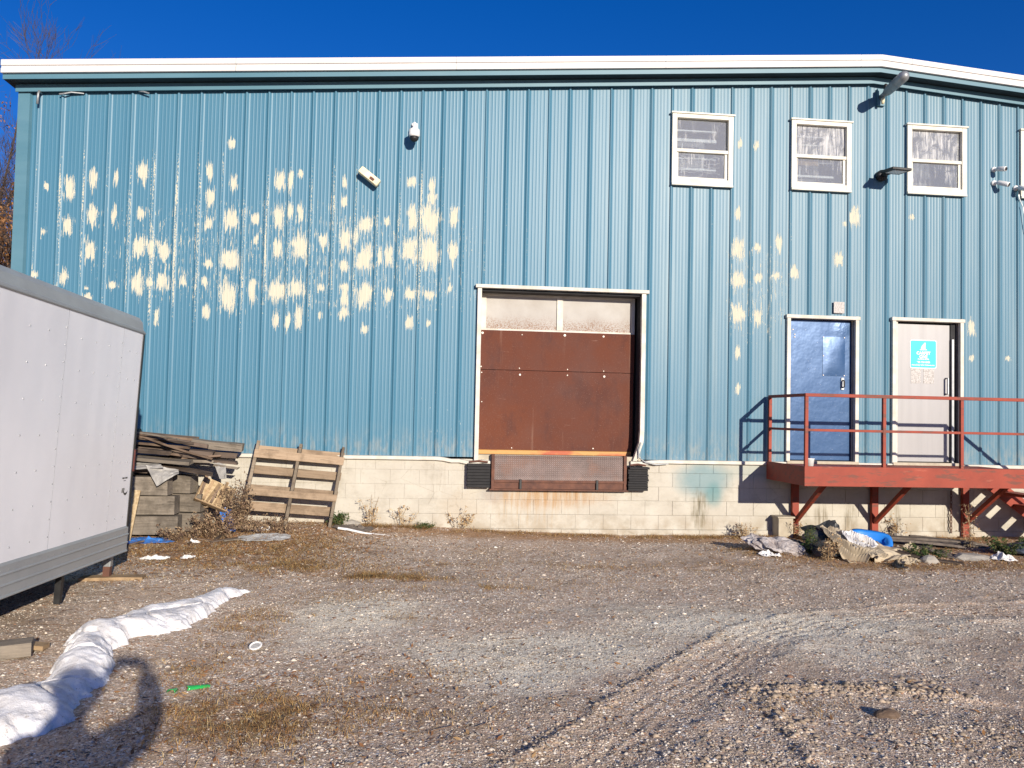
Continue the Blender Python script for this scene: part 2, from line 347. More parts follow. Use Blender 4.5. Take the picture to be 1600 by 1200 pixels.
def wood(name, a, b, sx=(1.2, 22, 22)):
    """weathered board, grain along its own x axis"""
    g = G(name); P = g.obj(); Q = g.map(P, sx); n = g.noise(Q, 1.6, 6, .65, .6); k = g.noise(g.map(P, (2.5, 8, 8)), 1.0, 3)
    c = g.mix(g.ramp(n, [(.28, 0), (.72, 1)]), a, b); c = g.mix(g.math('MULTIPLY', g.step(n, .56, .66), .75), c, tuple(x*.3 for x in a))
    c = g.mix(g.math('MULTIPLY', g.step(k, .58, .75), .4), c, tuple(x*.6 for x in b))
    sn = g.noise(P, 3.4, 5, .65); c = g.mix(g.math('MULTIPLY', g.step(sn, .45, .66), .6), c, tuple(x*.5 for x in a))
    c = g.mix(1.0, c, g.ramp(g.rnd(), [(0, .55), (.5, .8), (1, 1.0)]), 'MULTIPLY')
    g.bump(n, .6, .004); return g.set(c, .85, 0, .15)
def trailer_white():
    g = G('white riveted aluminium skin'); P = g.obj(False)
    n = g.noise(g.map(P, (1, 1.2, .8)), 1.0, 3, .5); c = g.mix(g.ramp(n, [(.35, 0), (.7, 1)]), (.84, .83, .845), (.76, .75, .765))
    c = g.mix(g.math('MULTIPLY', g.step(g.noise(P, 24, 5, .7), .66, .78), .25), c, (.55, .51, .47))
    g.bump(g.noise(g.map(P, (1, 1.6, .7)), 1.0, 2), .25, .04)
    return g.set(c, .4, 0, .4)
def snow_mat():
    g = G('old grey snow'); P = g.pos(); n = g.noise(P, 7, 6, .65, .5)
    c = g.mix(g.ramp(n, [(.42, 0), (.68, 1)]), (.80, .79, .80), (.56, .53, .515))
    c = g.mix(g.math('MULTIPLY', g.step(g.noise(P, 45, 5, .7), .58, .68), .6), c, (.30, .23, .17))
    g.b.inputs['Subsurface Weight'].default_value = .15; g.b.inputs['Subsurface Radius'].default_value = (.03, .03, .035)
    g.bump(g.math('ADD', g.noise(P, 120, 4), g.noise(P, 30, 5, .6)), .45, .010); return g.set(c, .8, 0, .2)
def ground_mat():
    g = G('gravel and broken asphalt'); P = g.pos()
    W = g.n('ShaderNodeVectorMath', operation='ADD'); wn = g.noise(P, 40, 3, .6, 0, True); ws = g.n('ShaderNodeVectorMath', operation='SCALE'); g.l(wn, ws.inputs[0]); ws.inputs[3].default_value = .012; g.l(P, W.inputs[0]); g.l(ws.outputs[0], W.inputs[1]); Q = W.outputs[0]
    va = g.vor(Q, 62, 1); vb = g.vor(Q, 130, 1); d1 = g.vor(Q, 62, 0); e1 = g.vor(Q, 62, 0, 'DISTANCE_TO_EDGE'); d2 = g.vor(Q, 130, 0)
    ga = g.xyz(va)[0]; gb = g.xyz(vb)[1]; gc = g.xyz(va)[1]; nf = g.noise(P, 7, 6, .65); nl = g.noise(P, 1.1, 5, .6)
    fines = g.mix(g.ramp(gb, [(0, 0), (1, 1)]), (0.288, 0.211, 0.153), (0.698, 0.535, 0.401))
    stone = g.ramp(ga, [(0, (0.198, 0.146, 0.107)), (.45, (0.561, 0.432, 0.326)), (.8, (0.788, 0.625, 0.483)), (1, (0.900, 0.900, 0.854))])
    stone = g.mix(g.step(gc, .9, .92), stone, (0.456, 0.237, 0.138))
    cover = g.math('MULTIPLY', g.step(e1, .02, .10), g.step(g.math('ADD', ga, g.math('MULTIPLY', g.math('SUBTRACT', nf, .5), 1.6)), .30, .45))
    c = g.mix(cover, fines, stone)
    c = g.mix(g.math('MULTIPLY', g.step(nl, .46, .64), .5), c, (0.395, 0.294, 0.219)); c = g.mix(g.math('MULTIPLY', g.step(nf, .52, .72), .35), c, (0.257, 0.187, 0.138))
    pl = g.math('ADD', g.attr('pale'), g.math('MULTIPLY', g.math('SUBTRACT', nf, .5), 1.1))
    pm = g.math('MULTIPLY', g.step(pl, .15, .85), g.step(g.math('ADD', gb, g.math('MULTIPLY', ga, .5)), .25, .7)); c = g.mix(g.math('MULTIPLY', pm, .85), c, (0.900, 0.828, 0.668))
    dt = g.math('ADD', g.attr('dirt'), g.math('MULTIPLY', g.math('SUBTRACT', g.noise(P, 5, 5, .65), .5), 1.1))
    dc = g.mix(g.ramp(g.noise(P, 45, 6, .7), [(.35, 0), (.65, 1)]), (0.181, 0.098, 0.050), (0.607, 0.362, 0.188)); c = g.mix(g.math('MULTIPLY', g.step(dt, .3, .75), .8), c, dc)
    sd = g.math('MULTIPLY', g.step(g.noise(P, 2.3, 5, .7), .50, .62), g.step(g.noise(P, 26, 4, .7), .46, .60)); c = g.mix(g.math('MULTIPLY', sd, .65), c, (0.312, 0.207, 0.116))
    dk = g.math('MULTIPLY', g.step(g.noise(P, 34, 5, .75), .60, .68), .8); c = g.mix(dk, c, (0.073, 0.060, 0.052))
    h = g.math('ADD', g.math('MULTIPLY', g.math('SUBTRACT', 1.0, d1), g.math('MULTIPLY', cover, 1.2)), g.math('MULTIPLY', g.math('SUBTRACT', 1.0, d2), .4))
    g.bump(g.math('ADD', h, g.math('MULTIPLY', nf, .8)), .6, .010); return g.set(c, .93, 0, .15)
def vcol(name, rough=.85, spec=.15, trans=False):
    g = G(name); c = g.attr('col', True); P = g.pos(); c = g.mix(1.0, c, g.ramp(g.noise(P, 60, 3), [(.3, .78), (.7, 1.1)]), 'MULTIPLY'); return g.set(c, rough, 0, spec)

MT = dict(siding=siding(), trim=blue_trim(), fascia=fascia_mat(), found=found_mat(), rustp=rust_panel(), lite=lite_mat(), plate=dock_plate(), iron=rust_iron(),
  sill=sill_strip(), rubber=rubber(), red=red_paint(), bdoor=blue_door_mat(), gdoor=grey_door_mat(), glass=glass_mat(), frost=glass_mat('frosted streaky glass', .22, .7, .40, .36), film=film_mat(), twhite=trailer_white(), snow=snow_mat(), ground=ground_mat(),
  vinyl=simple('aged cream vinyl', (.62, .605, .545), (.55, .52, .43), .5, 5, bump=.1), wtrim=simple('aged white steel trim', (.60, .57, .51), (.48, .44, .37), .55, 6, bump=.15),
  dark=simple('dark interior', (.03, .03, .032), (.02, .02, .022), .9, 4), inner=simple('grey interior board', (.30, .30, .31), (.22, .22, .23), .9, 3), shelf=simple('white shelf', (.82, .82, .82), (.72, .72, .72), .6, 4, bump=.05),
  galv=simple('galvanised grey metal', (.36, .37, .38), (.26, .27, .28), .45, 10, metal=.5, bump=.1), grail=simple('dull grey aluminium rail', (.40, .415, .42), (.34, .35, .355), .5, 3, (1, .6, 1), metal=.35, bump=.15),
  black=simple('black painted metal', (.012, .012, .013), (.025, .024, .024), .5, 9, bump=.1), white=simple('white plastic', (.80, .79, .78), (.70, .69, .67), .4, 9, bump=.05), yellowed=simple('yellowed plastic', (.80, .74, .52), (.70, .60, .36), .5, 7, bump=.1),
  soffit=simple('soffit with painted shade', (.020, .034, .042), (.014, .025, .032), .7, 3), roof=simple('grey roof sheet', (.45, .45, .45), (.38, .38, .38), .5, 2), conc=simple('grey concrete', (.38, .35, .30), (.28, .25, .21), .9, 8, bump=.5, bd=.01), cream=simple('cream painted concrete', (.46, .41, .32), (.36, .31, .235), .9, 7, bump=.4, bd=.008),  # soffit: shade under the overhang is put into its near-black colour
  wgrey=wood('weathered grey wood', (.15, .125, .10), (.34, .29, .235)), wbrown=wood('weathered brown wood', (.15, .10, .07), (.30, .215, .155)), wdark=wood('dark wet wood', (.10, .075, .06), (.20, .15, .12)), wtan=wood('tan wood', (.34, .225, .13), (.46, .33, .20)),
  pal=wood('pallet wood', (.29, .205, .135), (.46, .345, .24)), palg=wood('grey pallet wood', (.20, .155, .115), (.34, .28, .21)),
  osb=simple('strand board', (.50, .385, .24), (.34, .24, .13), .85, 26, (1, 1, 2.2), bump=.5, bd=.004, detail=2), foil=simple('grey building paper', (.34, .325, .305), (.22, .21, .20), .6, 5, bump=.4, bd=.01),
  tarpb=simple('blue tarpaulin', (.03, .15, .50), (.05, .22, .62), .45, 6, bump=.4, bd=.01), bluepl=simple('blue moulded plastic', (.02, .18, .60), (.03, .23, .68), .35, 3, bump=.05), canvas=simple('cream canvas sheet', (.50, .42, .30), (.36, .285, .19), .85, 5, bump=.4, bd=.008),
  bag=simple('black plastic sheet', (.02, .022, .022), (.045, .045, .045), .4, 7, bump=.5, bd=.01), insul=simple('dirty white insulation', (.56, .52, .50), (.26, .21, .195), .95, 7, bump=.9, bd=.03), carpet=simple('brown grey carpet strip', (.17, .14, .115), (.10, .08, .065), .95, 12, (1, 4, 1), bump=.6, bd=.008),
  slate=simple('blue grey plastic panel', (.07, .09, .12), (.05, .06, .085), .45, 4, bump=.1), paper=simple('white paper scrap', (.72, .70, .68), (.58, .55, .52), .7, 8, bump=.3), bottle=simple('green glass', (.02, .30, .06), (.03, .42, .10), .15, 4, bump=.05, spec=.7),
  bolt=simple('pale bolt head', (.60, .55, .50), (.42, .36, .30), .5, 20, metal=.3), rred=simple('dark red reflector', (.16, .025, .02), (.10, .02, .02), .35, 5), clear=simple('cloudy plastic sheet', (.50, .50, .49), (.36, .35, .34), .3, 7, bump=.6, bd=.02),
  bark=simple('grey brown bark', (.12, .09, .078), (.075, .056, .05), .9, 12, bump=.5, bd=.01), vcol=vcol('dry plant matter'), stone=vcol('loose stone', .9), notice=simple('faded speckled notice', (.56, .53, .51), (.30, .28, .26), .7, 60, bump=0, detail=2),
  signb=simple('cyan sign vinyl', (.01, .42, .66), (.012, .46, .70), .4, 2, bump=0), signw=simple('white sign vinyl', (.85, .87, .88), (.8, .82, .84), .4, 2, bump=0), ink=simple('black ink', (.03, .03, .03), (.06, .06, .06), .5, 20, bump=0),
  jacket=simple('dark jacket cloth', (.03, .033, .04), (.05, .052, .06), .9, 20, bump=.3), skin=simple('skin', (.52, .33, .24), (.46, .28, .2), .5, 20, bump=.1), hair=simple('brown hair', (.05, .03, .02), (.03, .02, .012), .6, 30))
# ------------------------------------------------------------------ ground
GZ = -1.09
SNOWPOLY = [(2.69,-6.92),(2.73,-6.54),(2.63,-6.01),(2.51,-5.46),(2.6,-5.28),(2.63,-4.89),(2.7,-4.68),(2.94,-4.33),(3.11,-3.94),(3.41,-3.84),(3.41,-3.86),(3.29,-4.36),(3.3,-4.82),(3.25,-5.13),(3.16,-5.22),(3.07,-5.4),(2.9,-5.49),(2.88,-5.69),(3.03,-6.25),(3.09,-6.63),(3.12,-6.85),(3.17,-7.1),(3.07,-7.33),(2.95,-7.47),(2.81,-7.55),(2.54,-7.03)]
TRACK = [(5.0,-8.5),(5.45,-7.86),(5.94,-7.29),(6.64,-6.4),(7.45,-5.43),(8.32,-4.81),(9.35,-4.55),(11.5,-4.3)]
TRACK2 = [(6.9,-8.4),(7.05,-7.6),(7.1,-7.1),(7.3,-6.85),(7.75,-6.85),(8.3,-7.05)]
def pdist(px, py, pl):
    """distance to a polyline, signed side and arc position"""
    best = np.full(px.shape, 1e9); side = np.zeros(px.shape); arc = np.zeros(px.shape); L = 0
    for (ax, ay), (bx, by) in zip(pl[:-1], pl[1:]):
        dx, dy = bx-ax, by-ay; l = math.hypot(dx, dy); t = np.clip(((px-ax)*dx+(py-ay)*dy)/(l*l), 0, 1)
        d = np.hypot(px-ax-t*dx, py-ay-t*dy); s = np.sign((px-ax)*dy-(py-ay)*dx); m = d < best
        best = np.where(m, d, best); side = np.where(m, s, side); arc = np.where(m, L+t*l, arc); L += l
    return best, side, arc
def gz(x, y):
    x = np.asarray(x, float); y = np.asarray(y, float)
    z = GZ + 0.14*np.clip((8-x)/4, 0, 1)*np.exp(-(np.minimum(y, 0)/1.3)**2)
    z = z + 0.05*(fbm(x*.7, y*.7, 3)-.5) + .018*(fbm(x*4, y*4, 9)-.5)
    near = np.clip((13-np.abs(x-6.5))/4, 0, 1)*np.clip((y+14)/4, 0, 1)
    z = z + near*.022*np.clip(fbm(x*14, y*14, 21, 3)-.52, 0, 1)
    d, s, a = pdist(x, y, TRACK); q = d*s                     # q > 0 on the right of the track line
    wob = .05*(vn(a*5, a*0, 4)-.5); q = q+wob
    z = z + .015*np.exp(-((q+.05)/.04)**2)*(.3+.9*vn(a*9, a*0, 8)) - .012*np.exp(-((q-.28)/.22)**2)
    z = z + .005*np.sin(q*2*math.pi/.085)*np.exp(-((q-.27)/.2)**4)*(.5+.5*vn(a*6, q*9, 6)) + .014*np.exp(-((q-.56)/.07)**2)*vn(a*7, a*0, 12)
    d2, s2, a2 = pdist(x, y, TRACK2); q2 = d2*s2
    z = z + .02*np.exp(-((q2+.06)/.05)**2)*(.3+.9*vn(a2*11, a2*0, 31)) - .012*np.exp(-((q2-.22)/.16)**2)
    z = z + .045*np.exp(-(((x-10.6)/2.2)**2+((y+1.5)/.8)**2))*(.4+vn(x*3, y*3, 44))
    return z
def patch(x, y, L, seed):
    t = 0
    for cx, cy, rx, ry, s in L: t = t+s*np.exp(-(((x-cx)/rx)**2+((y-cy)/ry)**2))
    return t
PALE = [(4.5,-4.7,.6,.8,.95),(5.9,-5.9,.9,.5,1.15),(7.7,-5.25,1.1,.4,1.15),(8.3,-6.1,.9,.5,.6),(5.6,-6.4,.5,.7,.6),(7.2,-4.6,1.8,.35,.45),(9.5,-5.2,1.2,.5,.45),(4.1,-5.7,.4,.5,.3),(5.88,-6.02,.12,.05,.6)]
DIRT = [(2.4,-1.4,1.9,1.2,.85),(4.2,-3.1,1.5,.5,.45),(4.0,-7.1,.9,.6,.6),(3.7,-5.2,.5,1.0,.35),(9.5,-.4,9,.5,.9),(7.4,-2.6,2.4,.35,.4),(10.9,-1.7,2.2,.9,.9),(12.5,-2.4,2,.5,.6),(7.2,-7.2,.3,.3,.35),(13,-1.2,3,1,.6)]
def axis(lo, hi, st, far, n):
    c = np.arange(lo, hi+1e-6, st); k = np.linspace(0, 1, n+1)[1:]
    a = lo-(far)*(k**2.6)-st*k*n*.5; b = hi+far*(k**2.6)+st*k*n*.5
    return np.concatenate([a[::-1], c, b])
gx = axis(0.2, 13.4, .025, 260, 46); gy = axis(-8.3, 0.15, .025, 260, 46)
XX, YY = np.meshgrid(gx, gy); ZZ = gz(XX, YY); nx, ny = len(gx), len(gy)
ii = np.arange(nx*ny).reshape(ny, nx); F = np.stack([ii[:-1, :-1], ii[:-1, 1:], ii[1:, 1:], ii[1:, :-1]], -1).reshape(-1, 4)
gr = npmesh('ground', np.stack([XX, YY, ZZ], -1).reshape(-1, 3), F, MT['ground'], smooth=True, attrs=dict(pale=patch(XX, YY, PALE, 1), dirt=patch(XX, YY, DIRT, 2)))
tag(gr, kind='structure')

# ------------------------------------------------------------------ warehouse
PEAK = 11.65
def zt(x): return 5.715-0.0735*abs(x-PEAK)
XL, XR = -0.54, 23.84
house = empty('warehouse', (0, 0, 0), 'long pale blue ribbed metal warehouse with peeling paint on a cream block base', 'building')
OPEN = [(5.80, 8.13, -.2, 2.40), (10.39, 11.40, -.2, 2.15), (12.04, 13.07, -.2, 2.165), (8.59, 9.43, 4.10, 5.07), (10.42, 11.27, 4.12, 5.08), (12.25, 13.12, 4.15, 5.11), (14.10, 14.95, 4.17, 5.13)]
PEEL = [(0.15,3.56,0.062,0.167),(0.45,3.7,0.046,0.123),(0.46,3.2,0.062,0.149),(0.45,2.72,0.062,0.149),(0.15,3.05,0.058,0.131),(1.1,3.83,0.072,0.133),(1.1,3.26,0.038,0.088),(0.74,3.22,0.021,0.123),(0.75,3.74,0.021,0.106),(1.09,2.78,0.071,0.141),(1.24,2.79,0.042,0.124),(1.41,2.76,0.076,0.15),(1.08,2.29,0.071,0.149),(1.24,2.32,0.038,0.07),(1.41,2.33,0.076,0.123),(1.68,2.34,0.038,0.071),(0.12,2.32,0.049,0.113),(0.75,2.26,0.042,0.061),(-0.25,2.36,0.029,0.052),(-0.15,3.58,0.029,0.053),(-0.16,2.95,0.025,0.052),(0.42,2.21,0.021,0.035),(0.43,2.08,0.05,0.052),(1.35,1.85,0.021,0.114),(2.3,2.66,0.12,0.134),(2.3,2.15,0.107,0.213),(2.01,2.61,0.051,0.062),(2.0,1.94,0.043,0.097),(1.97,2.36,0.03,0.071),(2.61,2.23,0.039,0.134),(2.94,3.81,0.061,0.153),(2.94,3.29,0.065,0.171),(3.09,3.82,0.026,0.127),(3.1,3.36,0.026,0.144),(3.22,3.92,0.026,0.072),(3.23,3.37,0.035,0.135),(3.83,3.83,0.022,0.082),(3.84,3.56,0.04,0.1),(4.14,3.24,0.085,0.127),(4.77,3.88,0.054,0.073),(4.79,3.36,0.059,0.174),(5.04,3.34,0.122,0.229),(5.06,3.83,0.036,0.129),(5.38,3.4,0.046,0.138),(4.44,3.3,0.022,0.073),(2.62,3.26,0.043,0.09),(2.94,2.84,0.057,0.135),(3.24,2.87,0.105,0.18),(3.56,2.99,0.053,0.108),(3.86,3.02,0.08,0.19),(3.86,2.64,0.049,0.099),(4.14,2.76,0.102,0.2),(4.47,2.8,0.058,0.155),(4.77,2.91,0.108,0.164),(4.01,3.07,0.018,0.118),(4.35,2.81,0.022,0.127),(2.62,2.36,0.035,0.071),(2.94,2.25,0.109,0.152),(3.21,2.3,0.122,0.126),(3.55,2.33,0.035,0.058),(3.86,2.35,0.057,0.059),(3.87,2.18,0.049,0.135),(3.87,1.99,0.053,0.081),(4.14,2.25,0.098,0.163),(4.47,2.27,0.049,0.091),(4.79,2.28,0.063,0.091),(2.94,1.86,0.043,0.152),(3.1,1.82,0.03,0.116),(3.25,1.88,0.048,0.152),(4.78,1.87,0.049,0.1),(4.16,1.76,0.035,0.072),(3.54,1.94,0.022,0.045),(5.05,2.88,0.122,0.211),(5.38,2.9,0.055,0.156),(5.07,2.28,0.09,0.073),(5.35,2.39,0.027,0.055),(5.06,1.88,0.027,0.045),(2.27,4.29,0.035,0.072),(2.31,3.74,0.043,0.117),(1.98,3.9,0.034,0.116),(2.01,3.52,0.051,0.125),(2.3,3.22,0.099,0.161),(2.0,3.16,0.047,0.08),(5.06,3.67,0.064,0.092),(9.58,3.12,0.098,0.162),(9.58,2.67,0.098,0.114),(9.59,2.15,0.098,0.142),(9.88,3.18,0.039,0.067),(9.9,2.71,0.059,0.067),(9.89,2.13,0.054,0.124),(10.21,3.25,0.045,0.115),(10.18,2.76,0.069,0.048),(10.45,2.82,0.07,0.096),(11.15,3.04,0.061,0.116),(9.58,3.65,0.029,0.115),(11.4,3.68,0.076,0.146),(12.32,3.73,0.031,0.049),(9.6,1.6,0.034,0.085),(9.6,1.06,0.029,0.075),(13.28,2.08,0.057,0.117),(13.28,1.61,0.036,0.049),(13.88,1.63,0.042,0.039),(9.61,4.71,0.025,0.067),(9.86,4.7,0.025,0.058),(11.24,3.58,0.025,0.049),(2.64,2.96,0.026,0.09)]
P_ = 0.3048; RH = .027
prof = [(0, 0), (.007, -RH), (.026, -RH), (.038, 0)]
beads = []
for fr_ in (.22, .41, .60, .81):
    c = .054+(P_-.054)*fr_
    beads += [(c-.007, 0), (c-.004, -.0010), (c+.004, -.0010), (c+.007, 0)]
mids = [.054+(P_-.054)*q for q in (.07, .14, .28, .345, .48, .54, .67, .74, .9)]
unit = sorted(prof+beads+[(m, 0) for m in mids]); ux = np.array([u[0] for u in unit]+[P_]); uy = np.array([u[1] for u in unit]+[0.0])
PA = np.array(PEEL)
def peel_field(X, Z):
    f = np.zeros(X.shape)
    for cx, cz, rx, rz in PA:
        m = (np.abs(X-cx) < rx*2.6+.03) & (np.abs(Z-cz) < rz*2.6)
        if not m.any(): continue
        ct = vn(X/.016, X*0+cz*7, 101); cb = vn(X/.016, X*0+cz*7, 202); rzz = rz*np.where(Z > cz, .62+.85*ct, .55+1.05*cb*cb+.2*ct); wx = rx*(.78+.5*vn(Z/.07, Z*0+cx*5, 303))
        d = (np.abs((X-cx-.25*rx*(vn(Z/.1, Z*0+cx*3, 404)-.5))/(wx+.01))**2.8+np.abs((Z-cz)/rzz)**2.8)**(1/2.8)
        f = np.where(m, np.maximum(f, np.clip(1.22-.82*d, 0, .95)), f)
    clus = np.exp(-(((X-3.2)/3.6)**4+((Z-2.75)/1.05)**4))*.21+np.exp(-(((X-9.9)/.7)**4+((Z-2.5)/1.0)**4))*.21+np.exp(-(((X-12.8)/1.6)**4+((Z-2.0)/1.3)**4))*.08
    return np.maximum(f, clus)
nrib = int(math.ceil((XR-XL)/P_))+1
first = -2; per = 3
def panel(i0, i1, xa, xb):
    xs = []; ys = []
    for i in range(i0, i1):
        xs += list(i*P_+ux[:-1]); ys += list(uy[:-1])
    xs.append(i1*P_); ys.append(0.0)
    xs = np.array(xs); ys = np.array(ys)
    ex = [e for o in OPEN for e in o[:2] if xs[0] < e < xs[-1]]+[q for q in (xa, xb) if xs[0] < q < xs[-1]]
    for e in ex:
        if np.abs(xs-e).min() < .0035: xs[np.argmin(np.abs(xs-e))] = e
        else:
            k = np.searchsorted(xs, e); ys = np.insert(ys, k, np.interp(e, xs, ys)); xs = np.insert(xs, k, e)
    k = (xs >= xa-1e-6) & (xs <= xb+1e-6); xs = xs[k]; ys = ys[k]
    if len(xs) < 2: return
    top = max(zt(xs[0]), zt(xs[-1]), zt(min(max(PEAK, xs[0]), xs[-1])))+.06
    zs = list(np.arange(0.0, top+.04, .04 if xs[0] < 15.4 else .5)); zs = np.array(sorted(set([round(z, 4) for z in zs]+[e for o in OPEN for e in o[2:] if 0 < e < top]+[round(top+.02, 4)])))
    XX, ZZ = np.meshgrid(xs, zs); YY = np.repeat(ys[None], len(zs), 0).copy()
    ZT = 5.715+.06-0.0735*np.abs(XX-PEAK); ZZ2 = np.minimum(ZZ, ZT)
    # slight buckles, stronger near the foot
    YY += .004*(vn(XX*1.3, ZZ*.8, 5)-.5) + .012*np.exp(-ZZ/.12)*(vn(XX*6, ZZ*3, 15)-.5)*np.exp(-((XX-7)/2.2)**4)
    n = len(xs); ii = np.arange(XX.size).reshape(XX.shape)
    F = np.stack([ii[:-1, :-1], ii[:-1, 1:], ii[1:, 1:], ii[1:, :-1]], -1).reshape(-1, 4)
    cx = (XX[:-1, :-1]+XX[:-1, 1:]).ravel()/2; cz = (ZZ[:-1, :-1]+ZZ[1:, :-1]).ravel()/2; hz = (ZZ2[1:, :-1]-ZZ2[:-1, :-1]).ravel()
    keep = hz > 1e-4
    for a, b, c, d in OPEN: keep &= ~((cx > a) & (cx < b) & (cz > c) & (cz < d))
    pf = peel_field(XX, ZZ)
    rx = np.mod(XX, P_); near = ((rx > .022) & (rx < .052)) | (rx < .005)
    env = np.exp(-(((XX-2.9)/3.9)**6+((ZZ-3.0)/1.35)**6)); rp = np.where(near, .50*env, 0)+np.where(near, .27*np.exp(-(((XX-9.5)/1.5)**4+((ZZ-3.2)/1.2)**4)), 0)
    rp = rp*(.55+.75*vn(np.floor(XX/P_)*3.7, ZZ*0+.5, 77))
    npmesh('wall_panel', np.stack([XX, YY, ZZ2], -1).reshape(-1, 3), F[keep], MT['siding'], house, attrs=dict(peel=pf, ribpeel=rp))
i = first
while i*P_ < XR:
    panel(i, i+per, XL+.16, XR-.16); i += per
# corner flashings, frieze, soffit, fascia
for s, xc in ((1, XL), (-1, XR)):
    m = MB(); pts = [(xc, .0), (xc, -.045), (xc+s*.15, -.045), (xc+s*.17, -.004), (xc+s*.17, .004), (xc+s*.012, .004)]
    m.prism(pts, 0, zt(xc)+.05, 'z'); m.build('corner_trim', MT['trim'], house, fix=True)
ridge = [(XL-.02, zt(XL-.02)), (PEAK, zt(PEAK)), (XR+.02, zt(XR+.02))]
MB().sweep(ridge, [(-.078, 0), (-.086, .004), (-.086, .10), (0.0, .10), (0.0, .06), (-.078, .06)]).build('frieze_trim', MT['trim'], house)
eave = [(XL-.1, zt(XL-.1)), (PEAK, zt(PEAK)), (XR+.1, zt(XR+.1))]
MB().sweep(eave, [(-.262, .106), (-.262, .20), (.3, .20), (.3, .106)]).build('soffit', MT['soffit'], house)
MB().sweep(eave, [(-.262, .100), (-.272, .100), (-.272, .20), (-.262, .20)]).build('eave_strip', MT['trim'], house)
cuts = [XL-.11, 2.36, 5.35, 8.36, 11.32, PEAK, 12.12, 15.1, 18.1, 21.1, XR+.11]
fp = [(-.273, .172), (-.315, .172), (-.315, .232), (-.300, .238), (-.300, .262), (-.318, .270), (-.318, .345), (-.25, .35), (-.25, .335), (-.273, .335)]
j = 0
while j < len(cuts)-1:
    a, b = cuts[j], cuts[j+1]
    path = [(a+.002, zt(a+.002)), (b-.002, zt(b-.002))]
    if b == PEAK: b2 = cuts[j+2]; path = [(a+.002, zt(a)), (PEAK, zt(PEAK)), (b2-.002, zt(b2))]; j += 1
    MB().sweep(path, [(y+random.uniform(-.002, .002)*0, z) for y, z in fp]).build('fascia', MT['fascia'], house); j += 1
m = MB(); dx = 26
for a, b in ((XL-.11, PEAK), (PEAK, XR+.11)):
    m.add([(a, -.24, zt(a)+.33), (b, -.24, zt(b)+.33), (b, dx, zt(b)+.33), (a, dx, zt(a)+.33), (a, -.24, zt(a)+.21), (b, -.24, zt(b)+.21), (b, dx, zt(b)+.21), (a, dx, zt(a)+.21)], [(0, 1, 2, 3), (7, 6, 5, 4), (0, 4, 5, 1), (2, 6, 7, 3), (0, 3, 7, 4), (1, 5, 6, 2)])
m.build('roof', MT['roof'], house)
MB().box(XL+.005, XL+.09, .02, 25.8, -1.6, zt(XL)+.2).box(XR-.09, XR-.005, .02, 25.8, -1.6, zt(XR)+.2).box(XL+.09, XR-.09, 25.6, 25.8, -1.6, zt(XL)+.2).build('rear_walls', MT['trim'], house)
# inner lining so that openings never show daylight
m = MB()
zz = sorted(set([0.0, 6.2]+[e for o in OPEN for e in o[2:]])); xx = sorted(set([XL+.1, XR-.1]+[e for o in OPEN for e in o[:2]]))
for a, b in zip(xx[:-1], xx[1:]):
    for c, d in zip(zz[:-1], zz[1:]):
        if c < 0: c = 0
        if d <= c: continue
        if any(o[0] <= (a+b)/2 <= o[1] and o[2] <= (c+d)/2 <= o[3] for o in OPEN): continue
        d2 = min(d, zt((a+b)/2)); 
        if d2 > c: m.box(a, b, .012, .03, c, d2)
m.build('wall_lining', MT['dark'], house, fix=False)
# white starter strip at the foot of the siding
def strip(a, b, name='base_trim', dz=lambda x: 0):
    n = max(1, int((b-a)/.1)); path = [(a+(b-a)*k/n, dz(a+(b-a)*k/n)) for k in range(n+1)]
    MB().sweep(path, [(-.05, -.052), (-.058, -.045), (-.058, -.002), (-.012, .004), (.01, .004), (.01, -.05)]).build(name, MT['wtrim'], house)
strip(XL, 5.2); strip(5.2, 5.97, dz=lambda x: -.045*sstep(5.2, 5.6, x)*(1+.3*math.sin(x*19))); strip(8.0, 8.5, dz=lambda x: -.03*math.exp(-((x-8.1)/.2)**2)); strip(8.5, 10.36); strip(11.43, 12.01); strip(13.1, XR)
# ---- foundation: painted blocks on a recessed joint bed
fnd = subempty('foundation_wall', house)
MB().box(XL+.02, XR-.02, .0, .19, -1.7, -.03).build('joint_bed', MT['found'], fnd)
bm_cache = {}
def block(x0, x1, z0, z1, y, name='block'):
    key = (round(x1-x0, 3), round(z1-z0, 3))
    if key not in bm_cache:
        w_, h_ = key; e = .003
        vs = [(0, 0, 0), (w_, 0, 0), (w_, 0, h_), (0, 0, h_), (0, -.005, 0), (w_, -.005, 0), (w_, -.005, h_), (0, -.005, h_), (e, -.009, e), (w_-e, -.009, e), (w_-e, -.009, h_-e), (e, -.009, h_-e)]
        fs = [(4, 5, 9, 8), (5, 6, 10, 9), (6, 7, 11, 10), (7, 4, 8, 11), (8, 9, 10, 11), (0, 1, 5, 4), (1, 2, 6, 5), (2, 3, 7, 6), (3, 0, 4, 7)]
        me = bpy.data.meshes.new('block'); me.from_pydata(vs, [], fs); me.update(); bm_cache[key] = me
    o = link(name, bm_cache[key], None, fnd); o.location = (x0, y, z0)
    if not bm_cache[key].materials: bm_cache[key].materials.append(MT['found'])
    return o
rows = [(-.19, -.055), (-.392, -.19), (-.595, -.392), (-.80, -.595), (-1.005, -.80), (-1.21, -1.005)]
